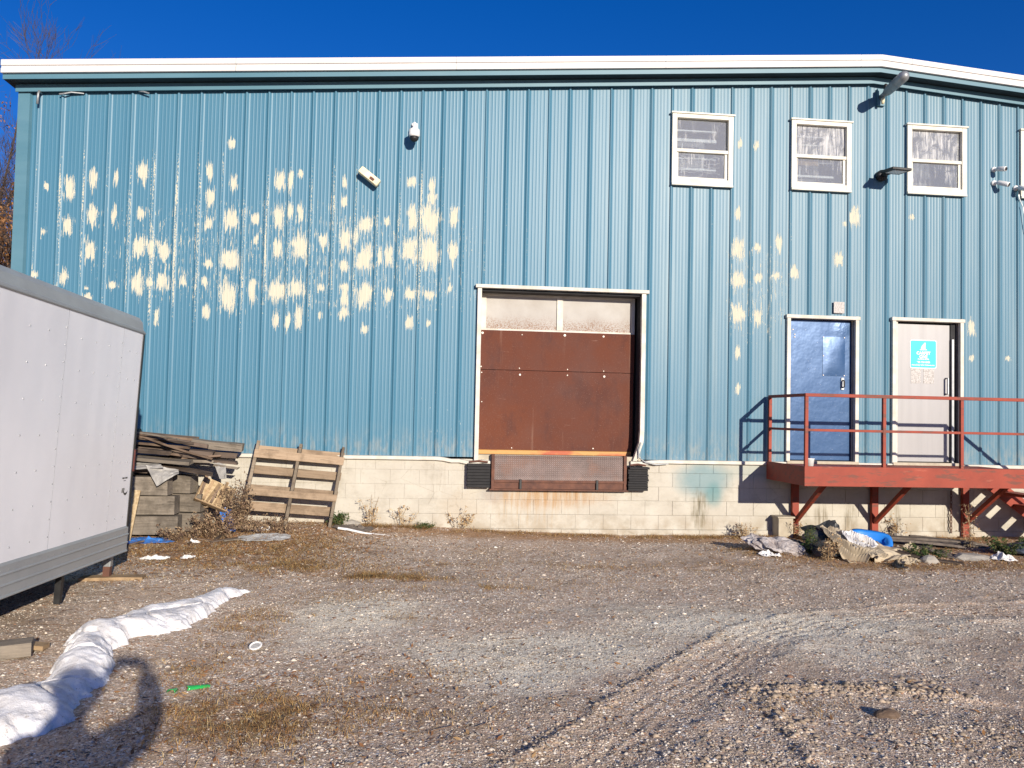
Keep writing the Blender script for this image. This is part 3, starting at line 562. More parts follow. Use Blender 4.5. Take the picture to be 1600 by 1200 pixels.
for r, (z0, z1) in enumerate(rows):
    x = XL+.03-(.2 if r % 2 else 0); smooth_side = .4064
    while x < 15.6:
        a = max(x, XL+.03); b = x+.4064; y = random.uniform(-.001, .0015)*(0 if a < 6 else .7)
        left = a < 6.0                                       # left bay is render-coated: joints almost closed
        j = .0005 if left else random.choice([.0005, .0008, .0015, .0045])
        if r == 4 and not left: y -= .004
        if r == 5: y -= .022
        if b-a > .05: block(a+j/2, b-j/2, z0+j/2, z1-j/2, y)
        x = b
MB().box(15.7, XR-.03, -.012, .0, -1.7, -.055).build('far_footing', MT['found'], fnd)
# ---- dock door
dd = subempty('dock_door', house); Yd = .25; dx0, dx1 = 5.80, 8.13
MB().box(dx0-.06, dx0+.0, -.062, .27, -.05, 2.40).build('jamb', MT['wtrim'], dd, bevel=.004)
m = MB(); pj = [(8.13, 2.40), (8.13, .42), (8.12, .25), (8.07, .10), (8.03, -.02)]
for (xa, za), (xb, zb) in zip(pj[:-1], pj[1:]):
    m.add([(xa, -.062, za), (xa+.06, -.062, za), (xa+.06, .02, za), (xa, .02, za), (xb, -.062, zb), (xb+.06, -.062, zb), (xb+.06, .02, zb), (xb, .02, zb)], [(0, 1, 5, 4), (1, 2, 6, 5), (2, 3, 7, 6), (3, 0, 4, 7)])
m.build('jamb', MT['wtrim'], dd)
m = MB(); m.box(8.13, 8.15, .02, .5, .12, 2.4).build('jamb_liner', MT['dark'], dd)
MB().box(dx0-.09, dx1+.10, -.085, -.0, 2.405, 2.455).build('header', MT['wtrim'], dd, bevel=.004)
MB().box(dx0, dx1, .0, .30, 2.37, 2.403).build('head_liner', MT['dark'], dd)
MB().box(dx0-.06, dx1+.4, Yd+.08, Yd+.10, -.1, 2.4).build('backing', MT['dark'], dd)
MB().box(dx0, 8.16, 0.0, .30, -.03, .035).build('threshold', MT['cream'], dd)
# glazed top section
m = MB(); zA, zB = 1.83, 2.36; ex = 8.10
m.box(dx0, ex, Yd-.02, Yd+.03, zB-.02, zB+.02); m.box(dx0, ex, Yd-.02, Yd+.03, zA, zA+.03); m.box(dx0, dx0+.09, Yd-.021, Yd+.03, zA+.03, zB-.02); m.box(ex-.05, ex, Yd-.021, Yd+.03, zA+.03, zB-.02); m.box(6.93, 7.02, Yd-.021, Yd+.03, zA+.03, zB-.02)
m.build('section_frame', MT['wtrim'], dd, bevel=.004)
for a, b in ((dx0+.09, 6.93), (7.02, ex-.05)): MB().box(a, b, Yd, Yd+.008, zA+.03, zB-.02).build('lite', MT['lite'], dd)
def bent(x0, x1, z0, z1, y, seed, amp=.006):
    m = MB(); nxx, nzz = 14, 8
    for jz in range(nzz+1):
        for ix in range(nxx+1):
            x = x0+(x1-x0)*ix/nxx; z = z0+(z1-z0)*jz/nzz
            m.v.append((x, y+amp*(float(vn(x*3, z*3, seed))-.5)-.004*(1 if jz in (0, nzz) else 0), z))
    for jz in range(nzz):
        for ix in range(nxx):
            k = jz*(nxx+1)+ix; m.f.append((k, k+1, k+nxx+2, k+nxx+1))
    return m
bent(dx0, ex, 1.262, 1.835, Yd-.022, 2, .004).build('rust_panel', MT['rustp'], dd, smooth=True, fix=False)
bent(dx0, ex-.01, .10, 1.255, Yd-.024, 5, .012).build('rust_panel', MT['rustp'], dd, smooth=True, fix=False)
for x, z, r in [(5.84,1.79,.02),(6.42,1.78,.011),(7.05,1.79,.022),(7.63,1.79,.017),(5.83,1.30,.012),(6.39,1.29,.01),(7.10,1.29,.01),(7.64,1.28,.01),(5.84,1.215,.01),(6.40,1.195,.017),(7.10,1.205,.012),(7.65,1.20,.019),(5.85,.79,.01),(6.3,.13,.01),(7.5,.14,.012)]:
    MB().lathe([(r, 0), (r*.8, .008)], (x, Yd-.028, z), 10, Matrix.Rotation(R(90), 3, 'X')).build('bolt', MT['bolt'], dd)
bent(5.80, 8.07, .038, .10, Yd-.03, 9, .006).build('bottom_seal', MT['sill'], dd, fix=False)
# ---- man doors
def mandoor(x0, x1, z1, mat, kind):
    d = subempty('door', house); fwid = .055
    m = MB(); m.box(x0-fwid, x0, -.055, .09, .0, z1+fwid); m.box(x1, x1+fwid, -.055, .09, .0, z1+fwid); m.box(x0-fwid-.015, x1+fwid+.015, -.066, .09, z1, z1+.05)
    m.build('frame', MT['wtrim'], d, bevel=.003)
    MB().box(x0, x1, .105, .115, -.02, z1).build('backing', MT['dark'], d)
    MB().box(x0-.05, x1+.05, -.075, .12, -.055, .02).build('sill', MT['cream'], d, bevel=.004)
    if kind == 'blue':
        MB().box(x0+.006, x1-.012, .062, .10, .03, z1-.012).build('leaf', mat, d, bevel=.004)
        q = []; # cover plate with bent corners
        m = MB(); px0, px1, pz0, pz1 = 10.94, 11.29, 1.29, 1.88; n = 8
        for j in range(n+1):
            for k in range(n+1):
                u, v = k/n, j/n; m.v.append((px0+(px1-px0)*u, .056-.010*(1-abs(2*u-1)**3)*(1-abs(2*v-1)**3), pz0+(pz1-pz0)*v))
        for j in range(n):
            for k in range(n): a = j*(n+1)+k; m.f.append((a, a+1, a+n+2, a+n+1))
        m.build('cover_plate', mat, d, smooth=True, fix=False)
        for x, z in ((10.95, 1.30), (10.95, 1.59), (10.95, 1.87), (11.28, 1.87), (11.28, 1.30), (10.5, 1.86), (10.5, 1.90), (10.47, 1.97)): MB().lathe([(.012, 0), (.008, .008)], (x, .06, z), 8, Matrix.Rotation(R(90), 3, 'X')).build('screw', MT['bolt'], d)
        MB().box(11.23, 11.275, .045, .062, 1.085, 1.27).build('lock_plate', MT['galv'], d, bevel=.003)
        MB().tube([(11.252, .05, 1.12), (11.252, .0, 1.13), (11.252, .0, 1.22), (11.252, .05, 1.23)], .012, 8).build('handle', MT['black'], d)
    else:
        MB().box(x0+.045, x1-.1, .06, .10, .03, z1-.03).build('leaf', mat, d, bevel=.004)
        MB().box(x1-.095, x1-.06, .01, .10, .0, z1-.25).build('edge_strip', MT['galv'], d, bevel=.003)
        MB().box(x1-.10, x1-.0, .04, .10, .0, z1).build('gap', MT['dark'], d)
        MB().tube([(12.905, .06, 1.06), (12.905, -.0, 1.06), (12.905, -.0, 1.30), (12.905, .06, 1.30)], .014, 8).build('handle', MT['galv'], d)
        MB().box(x0, x0+.05, -.01, .09, .0, z1).build('stop', MT['wtrim'], d)
    for z in (.25, 1.05, 1.85): MB().tube([(x0+.008, .05, z-.06), (x0+.008, .05, z+.06)], .011, 8).build('hinge', MT['galv'], d)
    return d
mandoor(10.39, 11.40, 2.13, MT['bdoor'], 'blue'); mandoor(12.04, 13.07, 2.145, MT['gdoor'], 'grey')
# ---- windows
def window(x0, x1, z0, z1, kind):
    wd = subempty('window', house); b = .045
    m = MB(); m.box(x0-b, x0+.03, -.062, .06, z0-b, z1+.02); m.box(x1-.03, x1+b, -.062, .06, z0-b, z1+.02); m.box(x0+.03, x1-.03, -.062, .06, z1-.04, z1+.02); m.box(x0+.03, x1-.03, -.062, .06, z0-b, z0+.03)
    m.build('frame', MT['vinyl'], wd, bevel=.004)
    MB().box(x0-b-.015, x1+b+.02, -.08, .0, z1+.02, z1+.045).build('drip_cap', MT['vinyl'], wd, bevel=.003)
    MB().box(x0-b, x1+b, -.075, -.03, z0-b-.03, z0-b).build('sill', MT['vinyl'], wd, bevel=.003)
    zm = z0+.46*(z1-z0); MB().box(x0+.03, x1-.03, -.05, .03, zm-.02, zm+.028).build('meeting_rail', MT['vinyl'], wd, bevel=.003)
    m = MB(); y0, y1 = -.03, .02
    m.box(x0+.03, x0+.06, y0, y1, z0+.03, zm-.02); m.box(x1-.075, x1-.03, y0, y1, z0+.03, zm-.02); m.box(x0+.06, x1-.075, y0, y1, z0+.03, z0+.06)
    m.build('lower_sash', MT['vinyl'], wd, bevel=.003)
    MB().box(x0+.03, x1-.03, .0, .004, zm+.028, z1-.04).build('pane', MT['frost' if kind > 1 else 'glass'], wd)
    MB().box(x0+.06, x1-.075, -.012, -.008, z0+.06, zm-.02).build('pane', MT['glass'], wd)
    # shallow room behind: grey board, white shelves
    m = MB(); m.box(x0-.03, x1+.03, .50, .52, z0-.05, z1+.05); m.box(x0-.03, x0, .06, .50, z0-.05, z1+.05); m.box(x1, x1+.03, .06, .50, z0-.05, z1+.05); m.box(x0, x1, .06, .50, z1, z1+.03); m.box(x0, x1, .06, .50, z0-.05, z0-.02)
    m.build('reveal_box', MT['inner'], wd)
    if kind in (1, 2):
        h = z1-z0
        for t, th in ([(.80, .02), (.64, .045), (.37, .02), (.20, .035), (.06, .02)] if kind == 1 else [(.80, .02), (.67, .02), (.40, .03), (.17, .03), (.07, .02)]):
            MB().box(x0+.02, x1-.17, .07, .12, z0+h*t, z0+h*t+th).build('shelf', MT['shelf'], wd)
        MB().box(x0+.14, x0+.155, .075, .10, z0+.15, z0+.62*h).build('upright', MT['shelf'], wd)
    if kind == 1:                                             # sagging folds of clear film behind the lower pane
        for q in range(4):
            zc = zm-.05-q*.085; pts = [(x0+.09+.62*k/8*(x1-x0)/.84, .03+.012*math.sin(k*1.7+q), zc-.05*math.sin(k/8*math.pi)*(1 if q < 2 else -.4)+.012*math.sin(k*2.1+q*2)) for k in range(9)]
            MB().tube(pts, [.002+.006*abs(math.sin(k*1.3+q)) for k in range(9)], 5).build('film_fold', MT['clear'], wd)
    if kind == 2: MB().box(x0+.03, x0+.42, .045, .06, zm-.11, zm-.025).build('wood_batten', MT['wtan'], wd)
    return wd
for k, o in enumerate(OPEN[3:]): window(o[0], o[1], o[2], o[3], k+1)
# ------------------------------------------------------------------ fittings on the wall and dock
def rot3(deg, ax): return Matrix.Rotation(R(deg), 3, ax)
def rod(m, a, b, r, n=8): return m.tube([a, b], r, n)
def beam(m, a, b, wx, wy, upd=(0, 0, 1)):
    """rectangular bar from a to b"""
    a = Vector(a); b = Vector(b); t = (b-a).normalized(); u = Vector(upd); s = t.cross(u)
    s = s.normalized() if s.length > 1e-4 else Vector((1, 0, 0)); u = s.cross(t)
    vs = [p+s*i*wx/2+u*j*wy/2 for p in (a, b) for i, j in ((-1, -1), (1, -1), (1, 1), (-1, 1))]
    return m.add(vs, [(0, 1, 2, 3), (7, 6, 5, 4), (0, 4, 5, 1), (1, 5, 6, 2), (2, 6, 7, 3), (3, 7, 4, 0)])
# dock plate
t = empty('dock_leveler', (6.95, -.05, -.2), 'rusty tread plate dock leveler below the brown loading door', 'dock plate')
def at(o, parent): o.parent = parent; o.matrix_parent_inverse = Matrix.Translation(-parent.location); return o
bent(6.03, 7.88, -.31, .035, -.075, 3, .012).build('tread_plate', MT['plate'], fix=False); at(bpy.context.scene.collection.objects[-1], t)
for x in (5.985, 7.885): at(MB().box(x, x+.045, -.11, -.018, -.44, .05).build('side_angle', MT['iron'], bevel=.004), t)
at(MB().box(6.03, 7.885, -.105, -.02, -.345, -.31).box(6.03, 7.885, -.09, -.02, -.435, -.346).build('lip', MT['iron'], bevel=.004), t)
at(MB().box(5.96, 7.95, -.13, -.018, -.455, -.436).build('bottom_angle', MT['iron'], bevel=.003), t)
for x in (6.40, 7.50): at(MB().box(x-.016, x+.016, -.125, -.09, -.435, -.30).build('bracket', MT['black'], bevel=.003), t)
# bumpers
def bumper(x0, x1, z0, z1, y, n, label, ragged):
    t = empty('dock_bumper', ((x0+x1)/2, -.02, z0), label, 'dock bumper', 'rubber bumpers at the loading dock')
    h = (z1-z0)/n
    for k in range(n):
        dx = random.uniform(-.012, .012)*ragged; dy = random.uniform(-.012, .006)*(.3+ragged)
        at(MB().box(x0+dx, x1+dx, y+dy, -.02, z0+k*h+.001, z0+(k+1)*h-.002).build('rubber_pad', MT['rubber'], bevel=.004), t)
    at(MB().tube([(x0+.03, y*.6, z1+.02), ((x0+x1)/2, y*.6, z1+.035), (x1-.03, y*.6, z1+.02)], .014, 8).build('tie_bar', MT['iron']), t)
bumper(5.645, 5.965, -.42, -.085, -.13, 8, 'flat-faced black rubber bumper left of the dock plate', 0)
bumper(7.95, 8.24, -.44, -.10, -.15, 10, 'ragged laminated black rubber bumper right of the dock plate', 1)
# loose strap hanging at the bent jamb
tag(MB().tube([(8.14, -.07, .25), (8.10, -.09, .14), (8.11, -.1, .03), (8.20, -.09, -.03), (8.36, -.075, -.065), (8.55, -.072, -.05)], .01, 6).build('loose_strap', MT['galv']), 'loose grey strap curling from the bent foot of the dock door jamb', 'strap')
# dome camera
t = empty('dome_camera', (4.79, -.03, 4.6), 'white dome security camera high on the wall left of the dock', 'camera')
at(MB().box(4.75, 4.83, -.05, -.0, 4.56, 4.72).build('wall_plate', MT['white'], bevel=.006), t)
at(MB().tube([(4.79, -.03, 4.66), (4.79, -.14, 4.68), (4.79, -.20, 4.66), (4.79, -.20, 4.58)], .026, 10).build('arm', MT['white'], smooth=True), t)
at(MB().lathe([(.03, .13), (.075, .10), (.078, .02), (.07, .0)], (4.79, -.20, 4.47), 18).build('housing', MT['white'], smooth=True), t)
at(MB().lathe([(.066, .0), (.058, -.035), (.035, -.058), (.006, -.066)], (4.79, -.20, 4.468), 18).build('dome', MT['black'], smooth=True), t)
# tilted flood light
t = empty('flood_light', (4.18, -.1, 3.9), 'yellowed box flood light hanging askew on the wall', 'lamp', rot=None)
Mx = Matrix.Translation((4.18, -.11, 3.90)) @ Matrix.Rotation(R(37), 4, 'Y')
at(MB().box(-.165, .165, -.05, .05, -.055, .055, Mx).build('housing', MT['yellowed'], bevel=.02), t)
at(MB().box(-.15, .15, -.056, -.045, -.045, .045, Mx).build('lens', MT['yellowed'], bevel=.006), t)
at(MB().tube([(4.19, -.07, 3.89), (4.2, .0, 3.87)], .03, 8).build('bracket', MT['galv']), t)
at(MB().box(.02, .09, -.060, -.054, -.03, .01, Mx).build('rust_scab', MT['iron']), t)
# tube luminaire at the ridge
t = empty('arm_luminaire', (11.79, -.04, 5.55), 'grey tubular street light head sticking out below the roof peak', 'lamp')
a = Vector((11.79, -.04, 5.53)); b = Vector((11.73, -.80, 5.575)); d_ = b-a
at(MB().tube([a+d_*s for s in (.22, .3, .6, .9, .97, 1.0)], [.055, .068, .075, .078, .06, .02], 16).build('lamp_body', MT['galv'], smooth=True), t)
at(MB().tube([a, a+d_*.25], .04, 12).build('arm', MT['galv'], smooth=True), t)
at(MB().box(11.73, 11.85, -.05, .0, 5.40, 5.66).build('wall_plate', MT['trim'], bevel=.004), t)
at(MB().lathe([(.03, 0), (.028, .07), (.01, .085)], (11.77, -.2, 5.59), 10).build('photo_cell', MT['black'], smooth=True), t)
at(MB().lathe([(.02, -.09), (.028, -.04), (.028, .0)], (11.77, -.12, 5.49), 10).build('lens', MT['yellowed'], smooth=True), t)
# black area light
t = empty('area_light', (11.80, -.05, 4.3), 'black flat area light between the two right windows', 'lamp')
at(MB().lathe([(.085, 0), (.085, .05), (.05, .07)], (11.80, -.02, 4.33), 16, rot3(90, 'X')).build('wall_mount', MT['black'], smooth=True), t)
at(MB().tube([(11.80, -.06, 4.33), (11.81, -.16, 4.335), (11.82, -.22, 4.33)], .035, 8).build('arm', MT['black']), t)
Mx = Matrix.Translation((11.84, -.36, 4.315)) @ Matrix.Rotation(R(6), 4, 'X') @ Matrix.Rotation(R(2), 4, 'Y')
at(MB().box(-.15, .15, -.17, .17, -.018, .022, Mx).build('head', MT['black'], bevel=.01), t)
at(MB().box(-.10, .10, -.13, .10, -.024, -.019, Mx).build('lens', MT['shelf']), t)
# bullet cameras
def bullet(x, z, dirx, drop, label):
    t = empty('bullet_camera', (x, -.02, z), label, 'camera')
    at(MB().lathe([(.042, 0), (.04, .03)], (x, .0, z), 14, rot3(90, 'X')).build('base', MT['white'], smooth=True), t)
    p0 = Vector((x, -.03, z)); p1 = Vector((x+dirx*.03, -.085, z-.01)); p2 = p1+Vector((dirx*.09, -.12, -drop))
    at(MB().tube([p0, p1], .016, 8).build('joint', MT['white']), t)
    at(MB().tube([p1-(p2-p1)*.15, p1, p2-(p2-p1)*.1, p2], [.02, .036, .038, .034], 14).build('body', MT['white'], smooth=True), t)
    at(MB().tube([p2, p2+(p2-p1)*.03], .028, 12).build('lens', MT['black']), t)
bullet(13.64, 4.53, .5, .03, 'upper white bullet camera right of the third window')
bullet(13.64, 4.32, .9, .06, 'larger lower white bullet camera right of the third window')
bullet(14.0, 4.26, .3, .05, 'small white camera beside the window at the right edge')
tag(MB().tube([(14.02, -.045, 4.24), (14.03, -.05, 4.1), (14.1, -.05, 3.95), (14.15, -.05, 3.6), (14.3, -.05, 3.3)], .006, 5).build('camera_cable', MT['galv']), 'thin cable hanging down below the right edge camera', 'cable')
# conduit and rope ends under the eave
tag(MB().tube([(-.25, -.03, 4.84), (-.25, -.10, 4.84), (-.255, -.115, 4.80), (-.26, -.115, 4.66)], .016, 8).build('conduit_stub', MT['galv'], smooth=True), 'short bent grey conduit stub under the left eave', 'pipe')
tag(MB().tube([(0.0, -.075, 4.825), (.07, -.08, 4.835), (.15, -.07, 4.862), (.3, -.03, 4.87)], .012, 6).build('rope_end', MT['galv']), 'grey rope end sagging under the left eave beside the conduit', 'rope')
tag(MB().tube([(1.02, -.05, 4.94), (1.10, -.08, 4.925), (1.17, -.08, 4.905)], .012, 6).build('rope_end', MT['galv']), 'second grey rope end under the eave above the peeling paint', 'rope')
# notice above the blue door
tag(MB().box(11.06, 11.225, -.043, -.036, 2.225, 2.395).build('notice_plate', MT['notice']), 'small faded square notice above the blue door', 'notice')
# sign on the grey door
t = empty('door_sign', (12.52, .055, 1.46), 'square cyan vinyl shop sign with white lettering on the grey door', 'sign')
def rrect(x0, x1, z0, z1, r, n=5):
    p = []
    for cx, cz, a0 in ((x1-r, z1-r, 0), (x0+r, z1-r, 90), (x0+r, z0+r, 180), (x1-r, z0+r, 270)):
        for k in range(n+1): a = R(a0+90*k/n); p.append((cx+r*math.cos(a), cz+r*math.sin(a)))
    return p
at(MB().prism(rrect(12.325, 12.755, 1.445, 1.875, .03), .056, .0585).build('border', MT['signw']), t)
at(MB().prism(rrect(12.335, 12.745, 1.455, 1.865, .026), .054, .0562).build('panel', MT['signb']), t)
def text(s, size, x, z, y, mat, parent, rot=(R(90), 0, 0), sx=1.0, bold=.0):
    cu = bpy.data.curves.new('t', 'FONT'); cu.body = s; cu.size = size; cu.align_x = 'CENTER'; cu.extrude = .0006; cu.offset = bold
    o = bpy.data.objects.new('t', cu); COL.objects.link(o); bpy.context.view_layer.update()
    me = bpy.data.meshes.new_from_object(o.evaluated_get(bpy.context.evaluated_depsgraph_get())); bpy.data.objects.remove(o)
    q = link('lettering', me, mat); q.location = (x, y, z); q.rotation_euler = rot; q.scale = (sx, 1, 1); return at(q, parent)
text('CARPET', .062, 12.54, 1.655, .0525, MT['signw'], t, bold=.0022); text('ONE', .062, 12.54, 1.60, .0525, MT['signw'], t, bold=.0022)
text('FLOOR & HOME', .025, 12.54, 1.575, .0525, MT['signw'], t, bold=.001); text('OSHAWA', .026, 12.54, 1.718, .0525, MT['signw'], t, bold=.001)
text('905 720 0000', .038, 12.54, 1.525, .0525, MT['signw'], t, bold=.001); text('www.CarpetOneOshawa.com', .031, 12.54, 1.485, .0525, MT['signw'], t, bold=.0008)
for k in range(5):                                            # sail mark: strips under a curved edge
    z0 = 1.745+k*.019; z1 = z0+.013; xr = 12.575
    at(MB().prism([(12.50+.065*((k/5.0)**1.7), z0), (xr, z0), (xr, z1), (12.50+.065*(((k+.7)/5.0)**1.7), z1)], .0525, .0542).build('sail_stripe', MT['signw']), t)
for a, b, lb in ((12.345, 12.50, 'left grey speckled notice sheet under the cyan sign'), (12.545, 12.715, 'right grey speckled notice sheet under the cyan sign')):
    tag(MB().box(a, b, .0565, .0585, 1.215, 1.435).build('notice_sheet', MT['notice']), lb, 'notice')

# ------------------------------------------------------------------ steel platform
t = empty('steel_platform', (11.6, -.65, -1.09), 'red painted steel landing with pipe railing below the two doors', 'platform')
PX0, PX1, PD = 10.03, 13.35, 1.29
at(MB().box(PX0+.012, PX1, -PD+.012, -.06, -.045, -.02).build('deck', MT['red']), t)
def channel(m, a, b, inward):
    return m
m = MB(); m.box(PX0, PX1+.02, -PD, -PD+.012, -.25, .01); m.box(PX0+.012, PX1, -PD+.012, -PD+.07, -.25, -.24); m.box(PX0+.012, PX1, -PD+.012, -PD+.07, -.019, .009)
at(m.build('front_channel', MT['red'], bevel=.002), t)
m = MB(); m.box(PX0, PX0+.012, -PD+.0125, -.06, -.25, .01); m.box(PX0+.012, PX0+.07, -PD+.07, -.06, -.25, -.24)
at(m.build('side_channel', MT['red'], bevel=.002), t)
for x in (11.0, 12.0, 13.0): at(MB().box(x, x+.05, -PD+.07, -.06, -.20, -.046).build('joist', MT['red']), t)
PZ, PM = .955, .49
posts = [(PX0+.03, -.10), (PX0+.03, -PD+.03), (11.15, -PD+.03), (12.26, -PD+.03), (13.32, -PD+.03)]
for x, y in posts: at(MB().box(x-.022, x+.022, y-.022, y+.022, .0, PZ-.022).build('railing_post', MT['red'], bevel=.003), t)
for zz, nm in ((PZ, 'top_rail'), (PM, 'mid_rail')):
    m = MB(); beam(m, (PX0+.008, -PD+.03, zz), (13.34, -PD+.03, zz), .044, .044) if zz == PZ else beam(m, (PX0+.052, -PD+.03, zz), (13.30, -PD+.03, zz), .034, .034)
    at(m.build(nm, MT['red'], bevel=.004), t)
    m = MB(); beam(m, (PX0+.03, -PD+.052, zz), (PX0+.03, -.078 if zz == PZ else -.122, zz), .042 if zz == PZ else .034, .042 if zz == PZ else .034)
    at(m.build(nm, MT['red'], bevel=.004), t)
for x in (10.47, 11.70, 13.14):
    at(MB().box(x-.05, x+.05, -.09, -.03, -1.2, -.06).build('leg', MT['red'], bevel=.003), t)
    m = MB(); beam(m, (x, -.09, -.86), (x, -.98, -.235), .06, .06, (1, 0, 0)); at(m.build('knee_brace', MT['red'], bevel=.003), t)
    at(MB().box(x-.10, x+.10, -.12, -.03, -1.16, -1.075).build('foot_plate', MT['iron']), t)
# stairs run down to the right along the wall
st = subempty('stair', t); st.matrix_parent_inverse = Matrix.Translation(-t.location)
for k in range(5):
    x = 13.37+k*.24; z = -.20-k*.185
    MB().box(x, x+.27, -PD+.06, -.16, z-.045, z).build('tread', MT['red'], st, bevel=.003)
for y in (-PD+.02, -.14):
    m = MB(); beam(m, (13.30, y, -.12), (14.72, y, -1.12), .03, .22); m.build('stringer', MT['red'], st, bevel=.003)
m = MB(); beam(m, (13.32, -PD+.03, PZ), (14.6, -PD+.03, -.02), .04, .04); m.build('hand_rail', MT['red'], st)
m = MB(); beam(m, (13.32, -PD+.03, PM), (14.6, -PD+.03, -.45), .034, .034); m.build('hand_rail', MT['red'], st)
MB().box(14.58, 14.62, -PD+.01, -PD+.05, -1.1, .0).build('newel', MT['red'], st)
# small things round the platform
t = empty('paper_cup', (10.17, -1.1, -.02), 'small white cup standing on the red landing by the front corner post', 'cup')
at(MB().lathe([(.045, 0), (.06, .115), (.064, .118), (.064, .125), (.056, .125), (.041, .008)], (10.19, -1.1, -.018), 16).build('cup_body', MT['white'], smooth=True), t)
t = empty('utility_box', (10.25, -.2, -1.05), 'pale painted box standing at the wall under the landing', 'box')
at(MB().box(10.14, 10.36, -.25, -.03, -1.12, -.80).build('body', MT['cream'], bevel=.006), t); at(MB().box(10.12, 10.38, -.27, -.026, -.80, -.775).build('lid', MT['cream'], bevel=.004), t)
t = empty('hanging_chain', (12.92, -.06, -.4), 'rusty chain hanging on the block wall under the landing', 'chain')
for k in range(13):
    z = -.42-k*.048; m = MB(); pts = []
    for q in range(9):
        a = 2*math.pi*q/8; u = .015*math.cos(a); v = .03*math.sin(a)
        pts.append((12.92+(u if k % 2 else 0), -.055+(0 if k % 2 else u), z+v))
    at(m.tube(pts, .006, 5, False).build('chain_link', MT['iron']), t)

# ------------------------------------------------------------------ box trailer
t = empty('box_trailer', (2.07, -3.1, -.84), 'white box trailer body with grey rails standing on a rusty leg', 'trailer')
Ld = Vector((.0214, .9995, -.0215)).normalized(); Ud = Vector((.042, .0206, .9989)); Ud = (Ud-Ld*Ud.dot(Ld)).normalized(); Od = Ld.cross(Ud)   # outward to the right
Mt = Matrix(((Od.x, -Ld.x, Ud.x, 0), (Od.y, -Ld.y, Ud.y, 0), (Od.z, -Ld.z, Ud.z, 0), (0, 0, 0, 1)))       # local: x out, y towards camera, z up
Mt = Mt.to_3x3().to_4x4(); t.matrix_world = Matrix.Translation((2.07, -3.1, -.84)) @ Mt
TL, TW, H = 6.2, 2.2, 2.36
def tp(m, name, mat, **k): return m.build(name, mat, t, **k)
nseg = 26; vs = []; fs = []
tp(MB().box(-.006, .0, .03, TL, .25, H-.16), 'side_skin', MT['twhite'])
m = MB(); pr = [(.012, .0), (.022, .006), (.022, .016), (.012, .022), (.012, .085), (.022, .091), (.022, .10), (.012, .106), (.012, .165), (.022, .171), (.022, .18), (.012, .186), (.012, .24), (.002, .26), (-.01, .26), (-.01, .0)]
m.prism(pr, 0.0, TL, 'y'); tp(m, 'bottom_rail', MT['grail'])
pr = [(.006, H-.175), (.014, H-.165), (.014, H-.145), (.004, H-.135), (-.01, H-.06), (-.045, H-.015), (-.09, H), (-.09, H-.175)]
m = MB(); m.prism(pr, .04, TL, 'y'); tp(m, 'top_rail', MT['grail'])
m = MB(); m.prism(pr, -.02, .04, 'y'); 
m.v = [(x-(.05 if (y < 0 and z > H-.15) else 0), y+(.05 if (y < 0 and z > H-.1) else 0), z-(.035 if (y < 0 and z > H-.1) else 0)) for x, y, z in m.v]; tp(m, 'corner_cap', MT['grail'], smooth=False)
tp(MB().box(-.05, .008, -.02, .03, 0, H-.176), 'corner_post', MT['black'], bevel=.006)
tp(MB().box(-.0, .012, -.028, .012, .80, 1.02), 'marker_light', MT['rred'], bevel=.003)
tp(MB().box(-TW, -.05, -.02, .02, 0, H-.1), 'front_wall', MT['twhite']); tp(MB().box(-TW, -.09, 0, TL, H-.05, H-.01), 'roof_sheet', MT['roof'])
tp(MB().box(-TW-.01, -TW, 0, TL, 0, H-.05), 'far_skin', MT['twhite']); tp(MB().box(-TW, -.012, .04, TL, .0, .06), 'floor', MT['black']); tp(MB().box(-TW, -.02, TL-.03, TL, .06, H-.06), 'rear_doors', MT['twhite'])
m = MB()
cols_y = [(.17, .27), (.36, .27), (.56, .14), (.86, .27), (1.16, .27), (1.46, .27), (1.76, .14), (2.06, .27), (2.36, .27)]
for y, dz in cols_y:
    z = .36
    while z < H-.2:
        m.lathe([(.0075, 0), (.0055, .004), (.001, .005)], (.0, y, z), 6, rot3(90, 'Y')); z += dz
tp(m, 'rivets', MT['galv'])
for y in (.56, 1.76, 2.96): tp(MB().box(.0, .0008, y-.024, y-.021, .26, H-.17), 'seam', MT['galv'])
m = MB()
for k in range(int(TL/.12)): m.lathe([(.006, 0), (.004, .003), (.001, .004)], (.012, .06+k*.12, .205), 6, rot3(90, 'Y'))
tp(m, 'rail_rivets', MT['galv'])
# maker's mark near the corner: short line of print and a hooked swoosh
sw = MB()
cv = [(.30+.055*math.cos(a), .62+.032*math.sin(a)) for a in np.linspace(R(170), R(375), 14)]
for k in range(13):
    (a, b), (c, d) = cv[k], cv[k+1]; w0 = .004+.013*math.sin(math.pi*k/13); w1 = .004+.013*math.sin(math.pi*(k+1)/13)
    sw.add([(.0015, 2*.22-a, b-w0), (.0015, 2*.22-c, d-w1), (.0015, 2*.22-c, d+w1*.4), (.0015, 2*.22-a, b+w0*.4)], [(0, 1, 2, 3)])
for k in range(4): sw.add([(.0015, .19-k*-.018, .60), (.0015, .178-k*-.018, .60), (.0015, .172-k*-.018, .645), (.0015, .183-k*-.018, .645)], [(0, 1, 2, 3)])
tp(sw, 'swoosh_mark', MT['ink'], fix=False)
m = MB()
for k in range(11):
    if k != 5: m.box(.0, .0012, .115+k*.0125, .125+k*.0125, .735, .750)
for k in range(5): m.box(.0, .0012, .15+k*.0125, .158+k*.0125, .712, .719)
tp(m, 'print_line', MT['ink'])
lg = subempty('landing_leg', t)
MB().box(-.14, -.07, .10, .17, -.13, .0).build('upper_tube', MT['galv'], lg, bevel=.004)
MB().box(-.137, -.073, .103, .167, -.262, -.13).build('lower_tube', MT['iron'], lg); MB().box(-.19, -.04, .08, .21, -.275, -.262).build('foot', MT['iron'], lg, bevel=.003)
